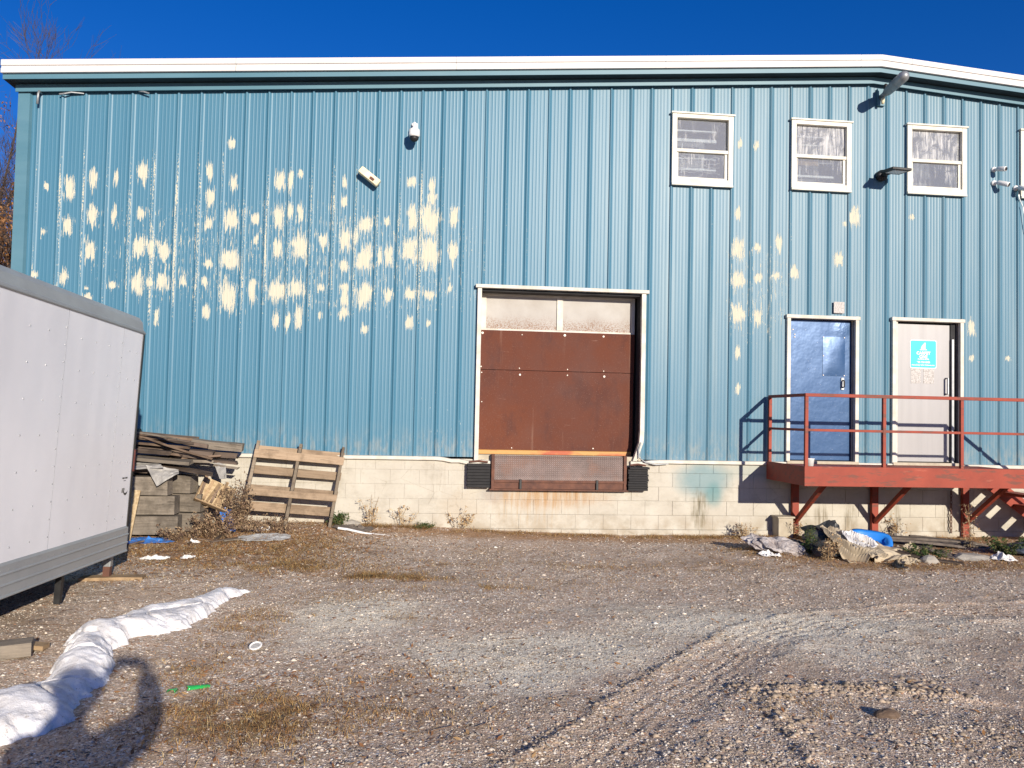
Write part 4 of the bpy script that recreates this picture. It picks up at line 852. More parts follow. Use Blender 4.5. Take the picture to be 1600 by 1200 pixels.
MB().box(-.10, -.05, 1.25, 1.30, -.26, .0).build('rear_prop', MT['black'], lg)
tp(MB().box(-1.7, -1.5, 0, TL, -.12, .0).box(-.75, -.55, 0, TL, -.12, .0), 'chassis_rail', MT['black'])
# ------------------------------------------------------------------ lumber pile by the trailer
def gzf(x, y): return float(gz(np.array([x]), np.array([y]))[0])
def board(name, a, b, wd, th, mat, label, cat, group=None, roll=0, seg=6, warp=.01, ragged=0):
    """sawn board from a to b with slight warp; its local x axis runs along the grain"""
    a = Vector(a); b = Vector(b); L = (b-a).length; X = (b-a).normalized(); Z = Vector((0, 0, 1)); Y = Z.cross(X).normalized(); Z = X.cross(Y)
    m = MB(); ph = random.uniform(0, 6)
    for i in range(seg+1):
        u = i/seg; dz = warp*math.sin(u*3+ph); dy = warp*.7*math.sin(u*2.3+ph*2); e = (random.uniform(-ragged, ragged) if i in (0, seg) else 0)
        for y, z in ((-wd/2, -th/2), (wd/2, -th/2), (wd/2, th/2), (-wd/2, th/2)):
            m.v.append((L*(u-.5)+e+(random.uniform(-ragged, ragged) if i in (0, seg) else 0), y+dy+random.uniform(-.002, .002), z+dz+random.uniform(-.0015, .0015)))
    for i in range(seg):
        for j in range(4): m.f.append((i*4+j, i*4+(j+1) % 4, (i+1)*4+(j+1) % 4, (i+1)*4+j))
    m.f.append((3, 2, 1, 0)); k = seg*4; m.f.append((k, k+1, k+2, k+3))
    o = m.build(name, mat, None)
    M3 = Matrix((X, Y, Z)).transposed() @ Matrix.Rotation(R(roll), 3, 'X')
    o.matrix_world = Matrix.Translation((a+b)/2) @ M3.to_4x4()
    return tag(o, label, cat, group)
# squared timbers, three courses, ends showing to the right
tl = [('lowest', -.96), ('middle', -.72), ('top', -.48)]
k = 0
for nm, z in tl:
    for y, xe, yaw, wd, place in ((-.96, 1.90, 0, .23, 'front'), (-.66, 2.12, 9, .25, 'rear')):
        xe2 = xe+{'lowest': .12, 'middle': .06, 'top': -.02}[nm]+(.04 if place == 'rear' and nm == 'middle' else 0); dy = {'lowest': -.03, 'middle': .03, 'top': .0}[nm]
        a = (.35, y+dy+(xe2-.35)*math.tan(R(yaw)), z+.115+(.0 if nm != 'top' else .01)); b = (xe2, y+dy, z+.115)
        board('timber', a, b, wd, .225, MT['wgrey'], '%s course %s grey squared timber in the stack behind the trailer' % (nm, place), 'timber', 'squared timbers stacked behind the trailer', seg=4, warp=.004, ragged=.006)
board('timber', (1.55, -.42, -.98), (2.42, -.78, -.99), .13, .13, MT['wtan'], 'tan offcut timber lying right of the grey timber stack', 'timber', seg=3)
board('timber', (1.98, -.52, -.62), (2.30, -.60, -.60), .12, .16, MT['wtan'], 'short tan timber end poking out under the loose boards', 'timber', seg=3)
# loose boards on top, fanned and sloping to the right
G_ = 'loose boards on the timber stack'
LB = [((.5, -.35, .33), (2.02, -.30, .205), .15, .04, 'wbrown'), ((.5, -.55, .30), (1.72, -.62, .19), .13, .035, 'wbrown'), ((.6, -.75, .22), (2.02, -.70, .085), .12, .03, 'wbrown'),
      ((.6, -.95, .17), (1.98, -.92, .02), .14, .03, 'wbrown'), ((.5, -1.05, .06), (2.12, -.98, -.065), .16, .04, 'wgrey'), ((1.0, -.85, .10), (2.25, -.72, -.01), .14, .03, 'wdark'),
      ((1.45, -.5, .21), (2.18, -.42, .12), .16, .05, 'wdark'), ((1.2, -.6, .12), (2.28, -.5, .03), .18, .05, 'wdark'), ((1.98, -.40, .165), (2.62, -.34, .09), .12, .10, 'wgrey'), ((1.5, -.3, .06), (2.55, -.28, -.01), .16, .07, 'wdark'),
      ((1.3, -1.0, .0), (2.35, -.8, -.075), .12, .035, 'wgrey'), ((.7, -.95, .1), (1.9, -.98, .03), .10, .05, 'wdark'), ((1.9, -.55, -.03), (2.58, -.5, -.11), .16, .035, 'wdark'), ((.8, -.7, .27), (2.0, -.5, .15), .12, .03, 'wdark'), ((.6, -1.02, -.13), (1.62, -.98, -.155), .12, .05, 'wgrey'),
      ((1.7, -.62, -.06), (2.62, -.55, -.16), .10, .03, 'wgrey'), ((.5, -.5, .0), (2.1, -.45, -.08), .3, .05, 'wdark'), ((.5, -.75, -.17), (1.7, -.75, -.18), .3, .05, 'wdark')]
LN = ['topmost long brown board, highest on the pile', 'brown board second from the top, ending short', 'thin brown board in the middle of the loose pile', 'thin reddish board low in the loose pile', 'long grey board at the front lower edge of the pile', 'dark board fanned out right of the front boards', 'dark wet board tucked under the topmost board', 'dark wide board in the gap of the pile', 'thick grey plank end sticking out furthest right', 'dark plank end under the thick grey plank', 'grey board sloping under the front of the pile', 'dark narrow board wedged between the brown boards', 'dark board sagging at the right end of the pile', 'dark thin board under the topmost boards', 'grey board lying flat just above the timbers', 'thin grey splintered board at the lower right of the pile', 'wide dark board deep inside the pile', 'wide dark board resting on the rear timbers']
for (a, b, wd, th, mt), lb in zip(LB, LN): board('loose_board', a, b, wd, th, MT[mt], lb, 'board', G_, roll=random.uniform(-9, 9), seg=6, warp=.012, ragged=.02)
tag(MB().tube([(.9, -.2, .27), (1.27, -.25, .27)], .055, 12).build('drain_pipe', MT['black'], smooth=False), 'black pipe end on top of the lumber pile beside the trailer', 'pipe')
for k in range(9):
    x, y = random.uniform(1.5, 3.0), random.uniform(-1.45, -.75); a = random.uniform(0, 3.1); l = random.uniform(.07, .2); z = gzf(x, y)+.015
    board('wood_offcut', (x-l*math.cos(a), y-l*math.sin(a), z), (x+l*math.cos(a), y+l*math.sin(a), z+random.uniform(0, .05)), random.uniform(.03, .06), .015, MT[random.choice(['wgrey', 'wbrown', 'wdark'])], 'small splintered wood offcut in the weeds below the lumber pile', 'offcut', 'small wood offcuts in the weeds below the lumber pile', seg=3, warp=.006, ragged=.01)
for (a, b, wd, th, mt), lb in zip([((1.5, -.8, .22), (2.35, -.95, -.02), .07, .025, 'wbrown'), ((1.2, -1.0, -.05), (2.42, -.62, -.02), .08, .022, 'wbrown'), ((.9, -.6, .36), (1.9, -.85, .20), .06, .02, 'wgrey'), ((1.75, -.9, -.10), (2.4, -1.02, -.22), .09, .02, 'wdark')], ['crooked brown board crossing the loose pile diagonally', 'thin brown board skewed towards the wall in the pile', 'narrow grey lath lying crosswise on top of the pile', 'dark broken board drooping from the pile front']):
    board('loose_board', a, b, wd, th, MT[mt], lb, 'board', G_, roll=random.uniform(-25, 25), seg=6, warp=.015, ragged=.03)
# sheets
def sheet(name, outline, mat, label, cat, th=.004, nu=14, nv=10, amp=.03, fr=5, seed=1, group=None, fold=0):
    """crumpled sheet over a bilinear patch of four corners (u right, v up)"""
    A, B, C, D = [Vector(p) for p in outline]; V = []; F = []
    nrm = (B-A).cross(D-A).normalized()
    for j in range(nv+1):
        for i in range(nu+1):
            u, v = i/nu, j/nv; p = (A*(1-u)+B*u)*(1-v)+(D*(1-u)+C*u)*v
            h = (float(fbm(u*fr+seed*3.1, v*fr+seed*1.7, seed, 3))-.5)*2*amp
            if fold: aa = u*math.cos(fold)+v*math.sin(fold); bb = -u*math.sin(fold)+v*math.cos(fold); h = amp*(1.1-2.6*abs(float(fbm(aa*fr*1.7+seed+.8*float(vn(u*3, v*3, seed)), bb*fr*.45, seed, 3))-.5)-.5)*1.3+amp*.5*(float(vn(u*2.3, v*2.3, seed+3))-.3)
            e = .03*(float(vn(u*9+seed, v*9, seed+5))-.5)*(1 if i in (0, nu) or j in (0, nv) else 0)
            V.append(p+nrm*h+(B-A)*e+(D-A)*e*.7)
    for j in range(nv):
        for i in range(nu): k = j*(nu+1)+i; F.append((k, k+1, k+nu+2, k+nu+1))
    m = MB(); m.add(V, F); o = m.build(name, mat, None, fix=False, smooth=False)
    sd = o.modifiers.new('t', 'SOLIDIFY'); sd.thickness = th
    return tag(o, label, cat, group)
sheet('building_paper', [(1.2, -1.08, -.18), (1.85, -1.13, -.13), (1.70, -.98, -.06), (1.2, -.98, -.085)], MT['foil'], 'crumpled grey sheet of building paper under the loose boards', 'sheet', amp=.02, seed=3)
sheet('building_paper', [(1.78, -1.18, -.36), (2.02, -1.10, -.20), (1.98, -1.0, -.16), (1.62, -1.12, -.10)], MT['foil'], 'folded flap of grey building paper hanging over the timbers', 'sheet', amp=.03, fr=3, seed=8)
sheet('building_paper', [(2.42, -.70, -.30), (2.50, -.68, -.29), (2.47, -.62, -.12), (2.30, -.60, -.06)], MT['foil'], 'pale torn strip hanging from the right end of the pile', 'sheet', amp=.02, fr=3, seed=12, nu=6)
o = board('strand_board', (1.38, -1.32, -1.02), (1.43, -1.17, -.43), .24, .012, MT['osb'], 'tan strand board panel leaning on the stack beside the trailer', 'panel', seg=2, warp=.001, roll=0)
o.matrix_world = Matrix.Translation((1.44, -1.22, -.70)) @ Matrix.Rotation(R(6), 4, 'Y') @ Matrix.Rotation(R(-12), 4, 'X') @ Matrix.Rotation(R(90), 4, 'Y') @ Matrix.Rotation(R(90), 4, 'X')
# broken crate tray, tipped
t = empty('broken_crate', (2.35, -.62, -.5), 'tipped broken tan crate full of splintered strips right of the lumber pile', 'crate', rot=(R(64), R(24), R(14)))
MB().box(-.2, .2, -.17, .17, -.012, .0).build('bottom', MT['osb'], t); MB().box(-.2, .2, -.185, -.17, -.012, .07).build('side', MT['wtan'], t); MB().box(-.215, -.2, -.185, .17, -.012, .07).build('side', MT['wtan'], t); MB().box(.2, .215, -.185, .17, -.012, .07).build('side', MT['wtan'], t)
for k in range(7):
    x = -.16+k*.052; m = MB(); beam(m, (x, -.14, .015+.01*(k % 2)), (x+random.uniform(-.05, .05), .15+random.uniform(-.04, .06), .035+.01*(k % 3)), .035, .012); m.build('splinter', MT['wtan' if k % 3 else 'wbrown'], t)
# blue tarpaulin scraps
def gsheet(name, x, y, lx, ly, rz, mat, label, cat, amp=.03, seed=1, th=.004, fr=5, lift=.012):
    nu, nv = 16, 12; V = []; F = []; ca, sa = math.cos(R(rz)), math.sin(R(rz))
    for j in range(nv+1):
        for i in range(nu+1):
            u, v = i/nu-.5, j/nv-.5; r = 1+.35*(float(vn(math.atan2(v, u)*2+9, seed*3.3, seed))-.5)
            k = math.hypot(u, v)*2; c = 1/max(1.0, k*.92); px, py = u*lx*c*r, v*ly*c*r; X = x+px*ca-py*sa; Y = y+px*sa+py*ca
            h = amp*abs(float(fbm(u*fr+seed, v*fr+seed*2, seed, 3))-.5)*3*(1.1-min(1, k*.8)); V.append((X, Y, gzf(X, Y)+lift+h))
    for j in range(nv):
        for i in range(nu): q = j*(nu+1)+i; F.append((q, q+1, q+nu+2, q+nu+1))
    m = MB(); m.add(V, F); o = m.build(name, mat, None, fix=False); sd = o.modifiers.new('t', 'SOLIDIFY'); sd.thickness = th
    return tag(o, label, cat)
gsheet('blue_tarp', 1.72, -1.22, .55, .35, 10, MT['tarpb'], 'flat scrap of blue tarpaulin on the ground below the strand board', 'tarp', .05, 3)
sheet('blue_tarp', [(2.52, -.80, -.93), (2.66, -.80, -.97), (2.55, -.62, -.70), (2.40, -.62, -.68)], MT['tarpb'], 'crumpled blue tarpaulin caught in the dry weeds beside the pallet', 'tarp', amp=.07, fr=4, seed=6)
# ------------------------------------------------------------------ pallet leaning on the wall
t = empty('pallet', (2.62, -.56, -1.02), 'weathered wooden pallet leaning against the block wall', 'pallet')
t.rotation_euler = Euler((R(-15), R(4.5), R(5)), 'XYZ')
PW, PH = 1.19, 1.27
def pbox(name, x0, x1, y0, y1, z0, z1, mat, dx=0):
    m = MB(); seg = 4
    m.box(x0, x1, y0, y1, z0, z1, jit=.004); o = m.build(name, mat, t, bevel=.003); o.rotation_euler = (0, R(random.uniform(-.5, .5)), 0); return o
def pboard(z, y, h, mat):
    return pbox('deck_board', 0, PW, y, y+.017, z, z+h, mat)
for x in (0.0, PW/2-.02, PW-.04): pbox('stringer', x, x+.042, .0, .09, 0, PH, MT['palg'])
for z, h in ((.0, .105), (.52, .095), (1.03, .11)): pboard(z, -.018, h, MT['pal'])
for z, h in ((.08, .11), (.33, .12), (.58, .10), (.83, .115), (1.11, .11)): pboard(z, .091, h, MT['pal'])
# shear the pallet slightly: sides lean right
for c in t.children:
    for v in c.data.vertices: v.co.x += .09*(v.co.z)/PH
# plank under the trailer leg and block by the left edge
board('plank', (1.72, -3.27, -1.075), (2.30, -3.22, -1.072), .16, .03, MT['wtan'], 'tan plank on the gravel under the trailer leg', 'plank', seg=3, warp=.003)
board('timber', (1.9, -6.02, -1.03), (2.40, -5.86, -1.03), .17, .09, MT['wgrey'], 'short grey timber block lying on the gravel at the left edge', 'timber', seg=3)
board('timber', (2.05, -5.72, -1.06), (2.44, -5.74, -1.06), .10, .03, MT['wtan'], 'thin tan offcut beside the short grey timber block', 'timber', seg=3)
# small litter
gsheet('plastic_sheet', 3.05, -1.05, .62, .35, 5, MT['clear'], 'cloudy plastic sheet flat on the dead grass in front of the pallet', 'plastic', .05, 11)
gsheet('cardboard', 4.12, -.42, .55, .34, -20, MT['carpet'], 'grey brown cardboard flap by the wall right of the pallet', 'cardboard', .07, 15, th=.01)
tag(MB().tube([(3.93, -.62, -.93), (4.05, -.62, -.945), (4.3, -.72, -.985), (4.62, -.80, -1.01)], .016, 8).build('white_pipe', MT['white']), 'bent white plastic pipe in front of the cardboard flap', 'pipe')
for x, y, s, lb in ((2.08, -2.15, .30, 'crumpled white bag on the gravel right of the trailer leg'), (2.42, -2.1, .18, 'small white scrap right of the crumpled bag'), (2.28, -1.3, .14, 'white lid like scrap below the timber stack'), (2.95, -.62, .3, 'white strip lying at the pallet foot')): gsheet('litter_scrap', x, y, s, s*.5, random.uniform(0, 60), MT['paper'], lb, 'litter', .06, int(x*100), fr=4)
t = empty('drink_lid', (3.86, -5.80, -1.06), 'round white cup lid lying on the gravel near the snow tip', 'lid', rot=(R(22), R(-8), 0)); t.location.z = gzf(3.86, -5.8)+.03; t.scale = (.8, .8, .8)
MB().lathe([(.055, 0), (.058, .006), (.05, .012), (.042, .004)], (0, 0, 0), 20).build('rim', MT['white'], t, smooth=False); MB().lathe([(.041, .004), (.02, .0055)], (0, 0, 0), 20).build('centre', MT['clear'], t)
for x, y, l, a, lb in ((3.68, -6.62, .13, 25, 'larger shard of green bottle glass on the gravel'), (3.55, -6.68, .06, 80, 'smaller shard of green bottle glass on the gravel')):
    m = MB(); n = 8
    for i in range(n+1):
        for j in range(5): th = R(20+140*j/4); rr = .03*(1-.35*i/n); m.v.append((l*(i/n-.5)+.01*math.sin(j*3), rr*math.cos(th), rr*math.sin(th)-.01))
    for i in range(n):
        for j in range(4): k = i*5+j; m.f.append((k, k+1, k+6, k+5))
    o = m.build('glass_shard', MT['bottle'], None, smooth=True, loc=(x, y, gzf(x, y)+.008), fix=False); o.rotation_euler = (0, 0, R(a)); sd = o.modifiers.new('t', 'SOLIDIFY'); sd.thickness = .003
    tag(o, lb, 'glass', 'green bottle shards on the gravel')
# ------------------------------------------------------------------ dumped things below the landing
def lump(name, c, r, mat, label, cat, amp=.3, seed=1, fr=2.2, n=3, flat=.25, group=None):
    import bmesh
    bm = bmesh.new(); bmesh.ops.create_icosphere(bm, subdivisions=n, radius=1)
    for v in bm.verts:
        p = v.co.copy(); q = 1+amp*2*(float(fbm(p.x*fr+seed+p.z, p.y*fr-p.z*fr*.7+seed*2, seed, 4))-.5)
        v.co = Vector((p.x*r[0]*q, p.y*r[1]*q, max(p.z, -flat)*r[2]*q))
    me = bpy.data.meshes.new(name); bm.to_mesh(me); bm.free(); o = link(name, me, mat, None, loc=c); return tag(o, label, cat, group)
o = lump('insulation_bundle', (9.45, -1.62, -1.0), (.33, .24, .12), MT['insul'], 'dirty white bundle of insulation left of the black sheet', 'insulation', .75, 5, 2.6, 4); o.rotation_euler = (0, R(8), R(-20))
sheet('cardboard', [(9.62, -1.62, -.97), (10.0, -1.75, -1.06), (10.02, -1.5, -.98), (9.72, -1.4, -.90)], MT['carpet'], 'bent brown cardboard between the insulation and the black sheet', 'cardboard', amp=.03, seed=21)
sheet('black_sheet', [(9.82, -2.02, -1.10), (10.42, -2.05, -1.09), (10.38, -1.42, -.76), (9.95, -1.32, -.86)], MT['bag'], 'crumpled black plastic sheet heaped beside the cream canvas', 'sheet', amp=.12, fr=1.6, seed=25, nu=30, nv=24, fold=1.4)
sheet('canvas_sheet', [(10.12, -2.30, -1.09), (10.58, -2.34, -1.08), (10.60, -1.6, -.95), (10.10, -1.55, -.84)], MT['canvas'], 'crumpled cream canvas heaped in front of the blue tub', 'canvas', amp=.15, fr=2.4, seed=28, nu=44, nv=34, th=.006, fold=.9)
sheet('canvas_sheet', [(10.45, -2.3, -1.09), (10.95, -2.2, -1.06), (10.9, -1.85, -.98), (10.5, -1.75, -.90)], MT['canvas'], 'smaller fold of cream canvas at the right of the heap', 'canvas', amp=.08, fr=1.8, seed=33, nu=30, nv=20, th=.006, fold=2.2)
for k, (x, y, sx, sy, mt, lb, ct) in enumerate([(9.25, -2.0, .25, .16, 'paper', 'white torn scrap left of the insulation bundle', 'litter'), (10.9, -2.25, .4, .2, 'canvas', 'flat cream cloth scrap right of the canvas heap', 'cloth'), (10.62, -2.5, .35, .16, 'bag', 'black plastic scrap in front of the canvas heap', 'plastic'), (11.6, -1.75, .5, .25, 'carpet', 'flat brown mat scrap in front of the carpet strips', 'mat'), (12.2, -2.15, .3, .18, 'paper', 'pale scrap in the dirt right of the concrete slab', 'litter'), (11.35, -1.55, .22, .14, 'canvas', 'small cream rag on the carpet strips', 'rag'), (10.95, -.75, .3, .2, 'bag', 'black plastic scrap under the landing', 'plastic')]):
    gsheet('debris_scrap', x, y, sx, sy, 37*k, MT[mt], lb, ct, .11, 60+k, fr=3)
sheet('canvas_sheet', [(10.30, -2.1, -.98), (10.66, -2.0, -.99), (10.66, -1.72, -.84), (10.28, -1.7, -.80)], MT['paper'], 'pale crumpled cloth on top of the cream canvas heap', 'cloth', amp=.09, fr=2.2, seed=71, nu=26, nv=20, fold=.5)
# blue tub on its side
t = empty('blue_tub', (10.84, -1.5, -.90), 'bright blue plastic tub lid with an oval opening behind the canvas', 'tub', rot=(R(30), R(6), R(-20))); t.scale = (.78, .78, .78)
m = MB(); n = 28; ro = []; 
def sup(a, rx, ry, e=.45): c, s = math.cos(a), math.sin(a); return (rx*abs(c)**e*(1 if c > 0 else -1), ry*abs(s)**e*(1 if s > 0 else -1))
rings = [(.30, .20, -.11), (.32, .215, -.02), (.34, .23, -.015), (.34, .23, .0), (.30, .19, .004), (.26, .15, .0), (.24, .13, -.08), (.1, .05, -.09)]
for rx, ry, z in rings:
    for k in range(n): x, y = sup(2*math.pi*k/n, rx, ry, .6); m.v.append((x, y, z))
for i in range(len(rings)-1):
    for k in range(n): m.f.append((i*n+k, i*n+(k+1) % n, (i+1)*n+(k+1) % n, (i+1)*n+k))
o = m.build('shell', MT['bluepl'], t, smooth=True, fix=False); sd = o.modifiers.new('t', 'SOLIDIFY'); sd.thickness = .006
MB().box(-.37, -.335, -.06, .06, -.012, .0).build('grip', MT['bluepl'], t, bevel=.006)
# carpet strips and boards lying flat
CS = [(11.15, -1.05, 1.5, .16, -14, 'dark carpet strip nearest the blue tub'), (11.45, -.95, 1.7, .15, -15, 'dark ridged carpet strip second from the tub'), (11.75, -.92, 1.6, .17, -16, 'long dark carpet strip in the middle of the flat heap'), (12.05, -.95, 1.3, .15, -17, 'dark carpet strip at the right of the flat heap'), (11.3, -.72, 1.8, .14, -10, 'carpet strip closest to the wall under the landing'), (11.5, -1.2, 1.4, .13, -17, 'carpet strip at the front of the flat heap'), (12.4, -.75, 1.0, .13, -20, 'short carpet strip near the right landing leg')]
for k, (x, y, l, wd, a, lb) in enumerate(CS):
    c, s = math.cos(R(a)), math.sin(R(a)); z = -1.045+.02*(k % 3)
    board('carpet_strip', (x-l/2*c, y-l/2*s, z+.03), (x+l/2*c, y+l/2*s, z-.01), wd, .03, MT['carpet'], lb, 'carpet', 'carpet strips dumped under the landing', roll=random.uniform(-12, 12), seg=9, warp=.02, ragged=.02)
board('wood_strip', (10.75, -1.85, -.97), (11.55, -2.35, -1.06), .13, .02, MT['wdark'], 'dark curled board lying in front of the carpet strips', 'board', seg=8, warp=.03, ragged=.02)
board('wood_strip', (10.8, -1.7, -.99), (11.1, -1.85, -1.02), .10, .015, MT['canvas'], 'pale curled scrap beside the dark curled board', 'board', seg=6, warp=.03, ragged=.02)
for x, y, sx, sy, sz, a, lb in ((11.2, -2.2, .22, .16, .08, 12, 'brown concrete lump in front of the curled board'), (11.9, -2.0, .5, .3, .07, -14, 'flat concrete slab half sunk in the dirt'), (12.5, -.95, .45, .16, .06, -8, 'pale stone slab under the right landing leg'), (12.9, -1.2, .5, .2, .05, -6, 'pale flat slab by the stair foot'), (4.05, -.22, .3, .12, .1, 4, 'small grey block at the wall foot right of the pallet'), (10.55, -.35, .2, .15, .12, 10, 'broken block piece at the first landing leg'), (11.95, -.25, .18, .12, .12, 30, 'broken block piece at the second landing leg')):
    o = lump('concrete_piece', (x, y, gzf(x, y)-.01), (sx*.55, sy*.55, sz*1.0), MT['conc'], lb, 'concrete', .5, int(x*10), 1.6, 2, .3); o.rotation_euler = (0, 0, R(a))
o = lump('plastic_shell', (12.95, -1.75, -1.0), (.42, .3, .11), MT['slate'], 'blue grey plastic shell on the ground at the right edge', 'plastic', .12, 3, 1.2, 3)
lump('field_stone', (7.68, -7.3, gzf(7.68, -7.3)), (.075, .05, .04), MT['wbrown'], 'reddish brown stone in the wheel rut at the lower right', 'stone', .25, 4, 1.5, 3)
# ------------------------------------------------------------------ snow
def inpoly(px, py, poly):
    ins = np.zeros(px.shape, bool); n = len(poly)
    for i in range(n):
        (x1, y1), (x2, y2) = poly[i], poly[(i+1) % n]
        c = ((y1 > py) != (y2 > py)) & (px < (x2-x1)*(py-y1)/(y2-y1+1e-12)+x1); ins ^= c
    return ins
sx_ = np.arange(2.3, 3.6, .011); sy_ = np.arange(-7.75, -3.7, .011); SX, SY = np.meshgrid(sx_, sy_)
jx = SX+.10*(fbm(SX*5, SY*5, 51, 6)-.5)*2; jy = SY+.10*(fbm(SX*5, SY*5, 52, 6)-.5)*2
ins = inpoly(jx, jy, SNOWPOLY); dd_, _, _ = pdist(jx, jy, SNOWPOLY+[SNOWPOLY[0]]); dd_ = np.where(ins, dd_, 0)
hs_ = .14*(1-np.exp(-dd_/.06))*(.45+1.0*fbm(SX*2.0, SY*2.0, 60, 3)); cv_ = np.abs(fbm(SX*3.2+SY, SY*2.2, 66, 2)-.5); hs_ = hs_-.045*np.exp(-(cv_/.016)**2)*sstep(0.02, .14, dd_)+.02*(fbm(SX*7, SY*7, 70, 4)-.5)*sstep(0, .08, dd_)+.004*(fbm(SX*42, SY*42, 75, 2)-.5)*sstep(0, .03, dd_)
hs_ = hs_*(1-.35*sstep(-5.2, -3.9, SY))
SZ = gz(SX, SY)-.012+np.where(ins, np.maximum(hs_, .0), -.01); ii = np.arange(SX.size).reshape(SX.shape)
F = np.stack([ii[:-1, :-1], ii[:-1, 1:], ii[1:, 1:], ii[1:, :-1]], -1).reshape(-1, 4); kp = ins.ravel()[F].any(1)
used = np.unique(F[kp]); rm = np.full(SX.size, -1); rm[used] = np.arange(len(used)); V = np.stack([SX, SY, SZ], -1).reshape(-1, 3)[used]
tag(npmesh('snow_bank', V, rm[F[kp]], MT['snow'], smooth=True), 'long melting ridge of dirty white snow on the gravel at lower left', 'snow')
SNOWH = lambda x, y: inpoly(np.asarray(x, float), np.asarray(y, float), SNOWPOLY)
# ------------------------------------------------------------------ loose stones
def scatter(n, fn):
    """points uniform on screen-like density: more near the camera"""
    v = rng.random(n); y = -8.2+8.15*v**1.5; d = (y+11.9); x = 4.97+.108*d+(rng.random(n)*2-1)*(.68*d+.4); return x, y
n = 105000; x, y = scatter(n, None); k = ~SNOWH(x, y) & (x > .3) & (x < 14.5); x, y = x[k], y[k]; n = len(x)
dens = fbm(x*2.2, y*2.2, 90); k = rng.random(n) < np.clip((dens-.22)*2.4+patch(x, y, PALE, 0)*.5, .12, 1); x, y = x[k], y[k]; n = len(x)
sz = .0042*(1+rng.exponential(.62, n)); sz = np.minimum(sz, .026)*(1+.05*(y+8))
def clods(pl, m, spread, off, s0, s1):
    k = rng.integers(0, len(pl)-1, m); t = rng.random(m); A = np.array(pl)[k]; Bq = np.array(pl)[k+1]; d = Bq-A; d = d/np.linalg.norm(d, axis=1, keepdims=True); nrm = np.stack([d[:, 1], -d[:, 0]], -1); Q = A+(Bq-A)*t[:, None]+nrm*(off+rng.normal(0, spread, m))[:, None]
    return Q[:, 0], Q[:, 1], s0+(s1-s0)*rng.random(m)**3
for cx_k, cy_k, sz_k in (clods(TRACK2[1:], 520, .07, -.04, .007, .03), clods(TRACK[1:5], 420, .05, -.05, .006, .022), clods([(6.9, -6.75), (8.4, -6.85)], 420, .09, 0, .007, .032), clods([(6.3, -7.9), (8.2, -7.6)], 420, .16, 0, .006, .026), clods([(2.2, -3.6), (9.5, -4.2)], 380, .9, 0, .008, .022)):
    x = np.concatenate([x, cx_k]); y = np.concatenate([y, cy_k]); sz = np.concatenate([sz, sz_k])
n0, n = n, len(x); z = gz(x, y)+sz*.02
base = np.array([(1, 0, 0), (0, 1, 0), (-1, 0, 0), (0, -1, 0), (0, 0, .75), (0, 0, -.75)], float)
B = base[None]*(1+.7*(rng.random((n, 6, 3))-.5)); B[:, :, 2] *= .62; B += .25*(rng.random((n, 6, 3))-.5)
a = rng.random(n)*6.28; c, s = np.cos(a)[:, None], np.sin(a)[:, None]; BX = B[:, :, 0]*c-B[:, :, 1]*s; BY = B[:, :, 0]*s+B[:, :, 1]*c
V = np.stack([x[:, None]+BX*sz[:, None], y[:, None]+BY*sz[:, None], z[:, None]+B[:, :, 2]*sz[:, None]], -1).reshape(-1, 3)
f0 = np.array([(0, 1, 4), (1, 2, 4), (2, 3, 4), (3, 0, 4), (1, 0, 5), (2, 1, 5), (3, 2, 5), (0, 3, 5)]); F = (np.arange(n)[:, None, None]*6+f0[None]).reshape(-1, 3)
t_ = rng.random(n)**1.3; colr = np.stack([.16+.60*t_, .132+.53*t_, .105+.45*t_], -1); rd = rng.random(n) < .06; colr[rd] = (.26, .15, .10); wh = rng.random(n) < .03; colr[wh] = (.70, .67, .62); colr[n0:] = np.array([(.40, .315, .235)])*(.55+.7*rng.random((n-n0, 1)))
tag(npmesh('gravel_stones', V, F, MT['stone'], cols=dict(col=np.repeat(colr, 6, 0))), 'loose grey gravel stones scattered over the yard', 'gravel', kind='stuff')
# ------------------------------------------------------------------ dead grass, weeds, litter leaves
class Blades:
    def __init__(s): s.V = []; s.F = []; s.C = []; s.n = 0
    def blade(s, x, y, z, h, wd, az, lean, col, curve=.4):
        dx, dy = math.cos(az), math.sin(az); px, py = -dy*wd, dx*wd
        p1 = (x+dx*lean*h*.4, y+dy*lean*h*.4, z+h*.6); p2 = (x+dx*lean*h*(1+curve), y+dy*lean*h*(1+curve), z+h*(1-.35*lean*curve))
        o = s.n; s.V += [(x-px, y-py, z-.01), (x+px, y+py, z-.01), (p1[0]+px*.7, p1[1]+py*.7, p1[2]), (p1[0]-px*.7, p1[1]-py*.7, p1[2]), p2]
        s.F += [(o, o+1, o+2), (o, o+2, o+3), (o+3, o+2, o+4)]; s.C += [col]*5; s.n += 5
    def leaf(s, p, u, v, col):
        o = s.n; p = Vector(p); s.V += [tuple(p-u), tuple(p+v*.6), tuple(p+u), tuple(p-v*.6)]; s.F += [(o, o+1, o+2), (o, o+2, o+3)]; s.C += [col]*4; s.n += 4
    def stick(s, a, b, r, col):
        a = Vector(a); b = Vector(b); t = (b-a).normalized(); q = t.orthogonal().normalized(); w_ = t.cross(q); o = s.n
        for p, rr in ((a, r), (b, r*.6)):
            for k in range(3): th = 2.094*k; s.V.append(tuple(p+(q*math.cos(th)+w_*math.sin(th))*rr))
        for k in range(3): s.F += [(o+k, o+(k+1) % 3, o+3+(k+1) % 3), (o+k, o+3+(k+1) % 3, o+3+k)]
        s.C += [col]*6; s.n += 6
    def build(s, name, mat, parent=None): return npmesh(name, s.V, s.F, mat, parent, cols=dict(col=np.array(s.C)))
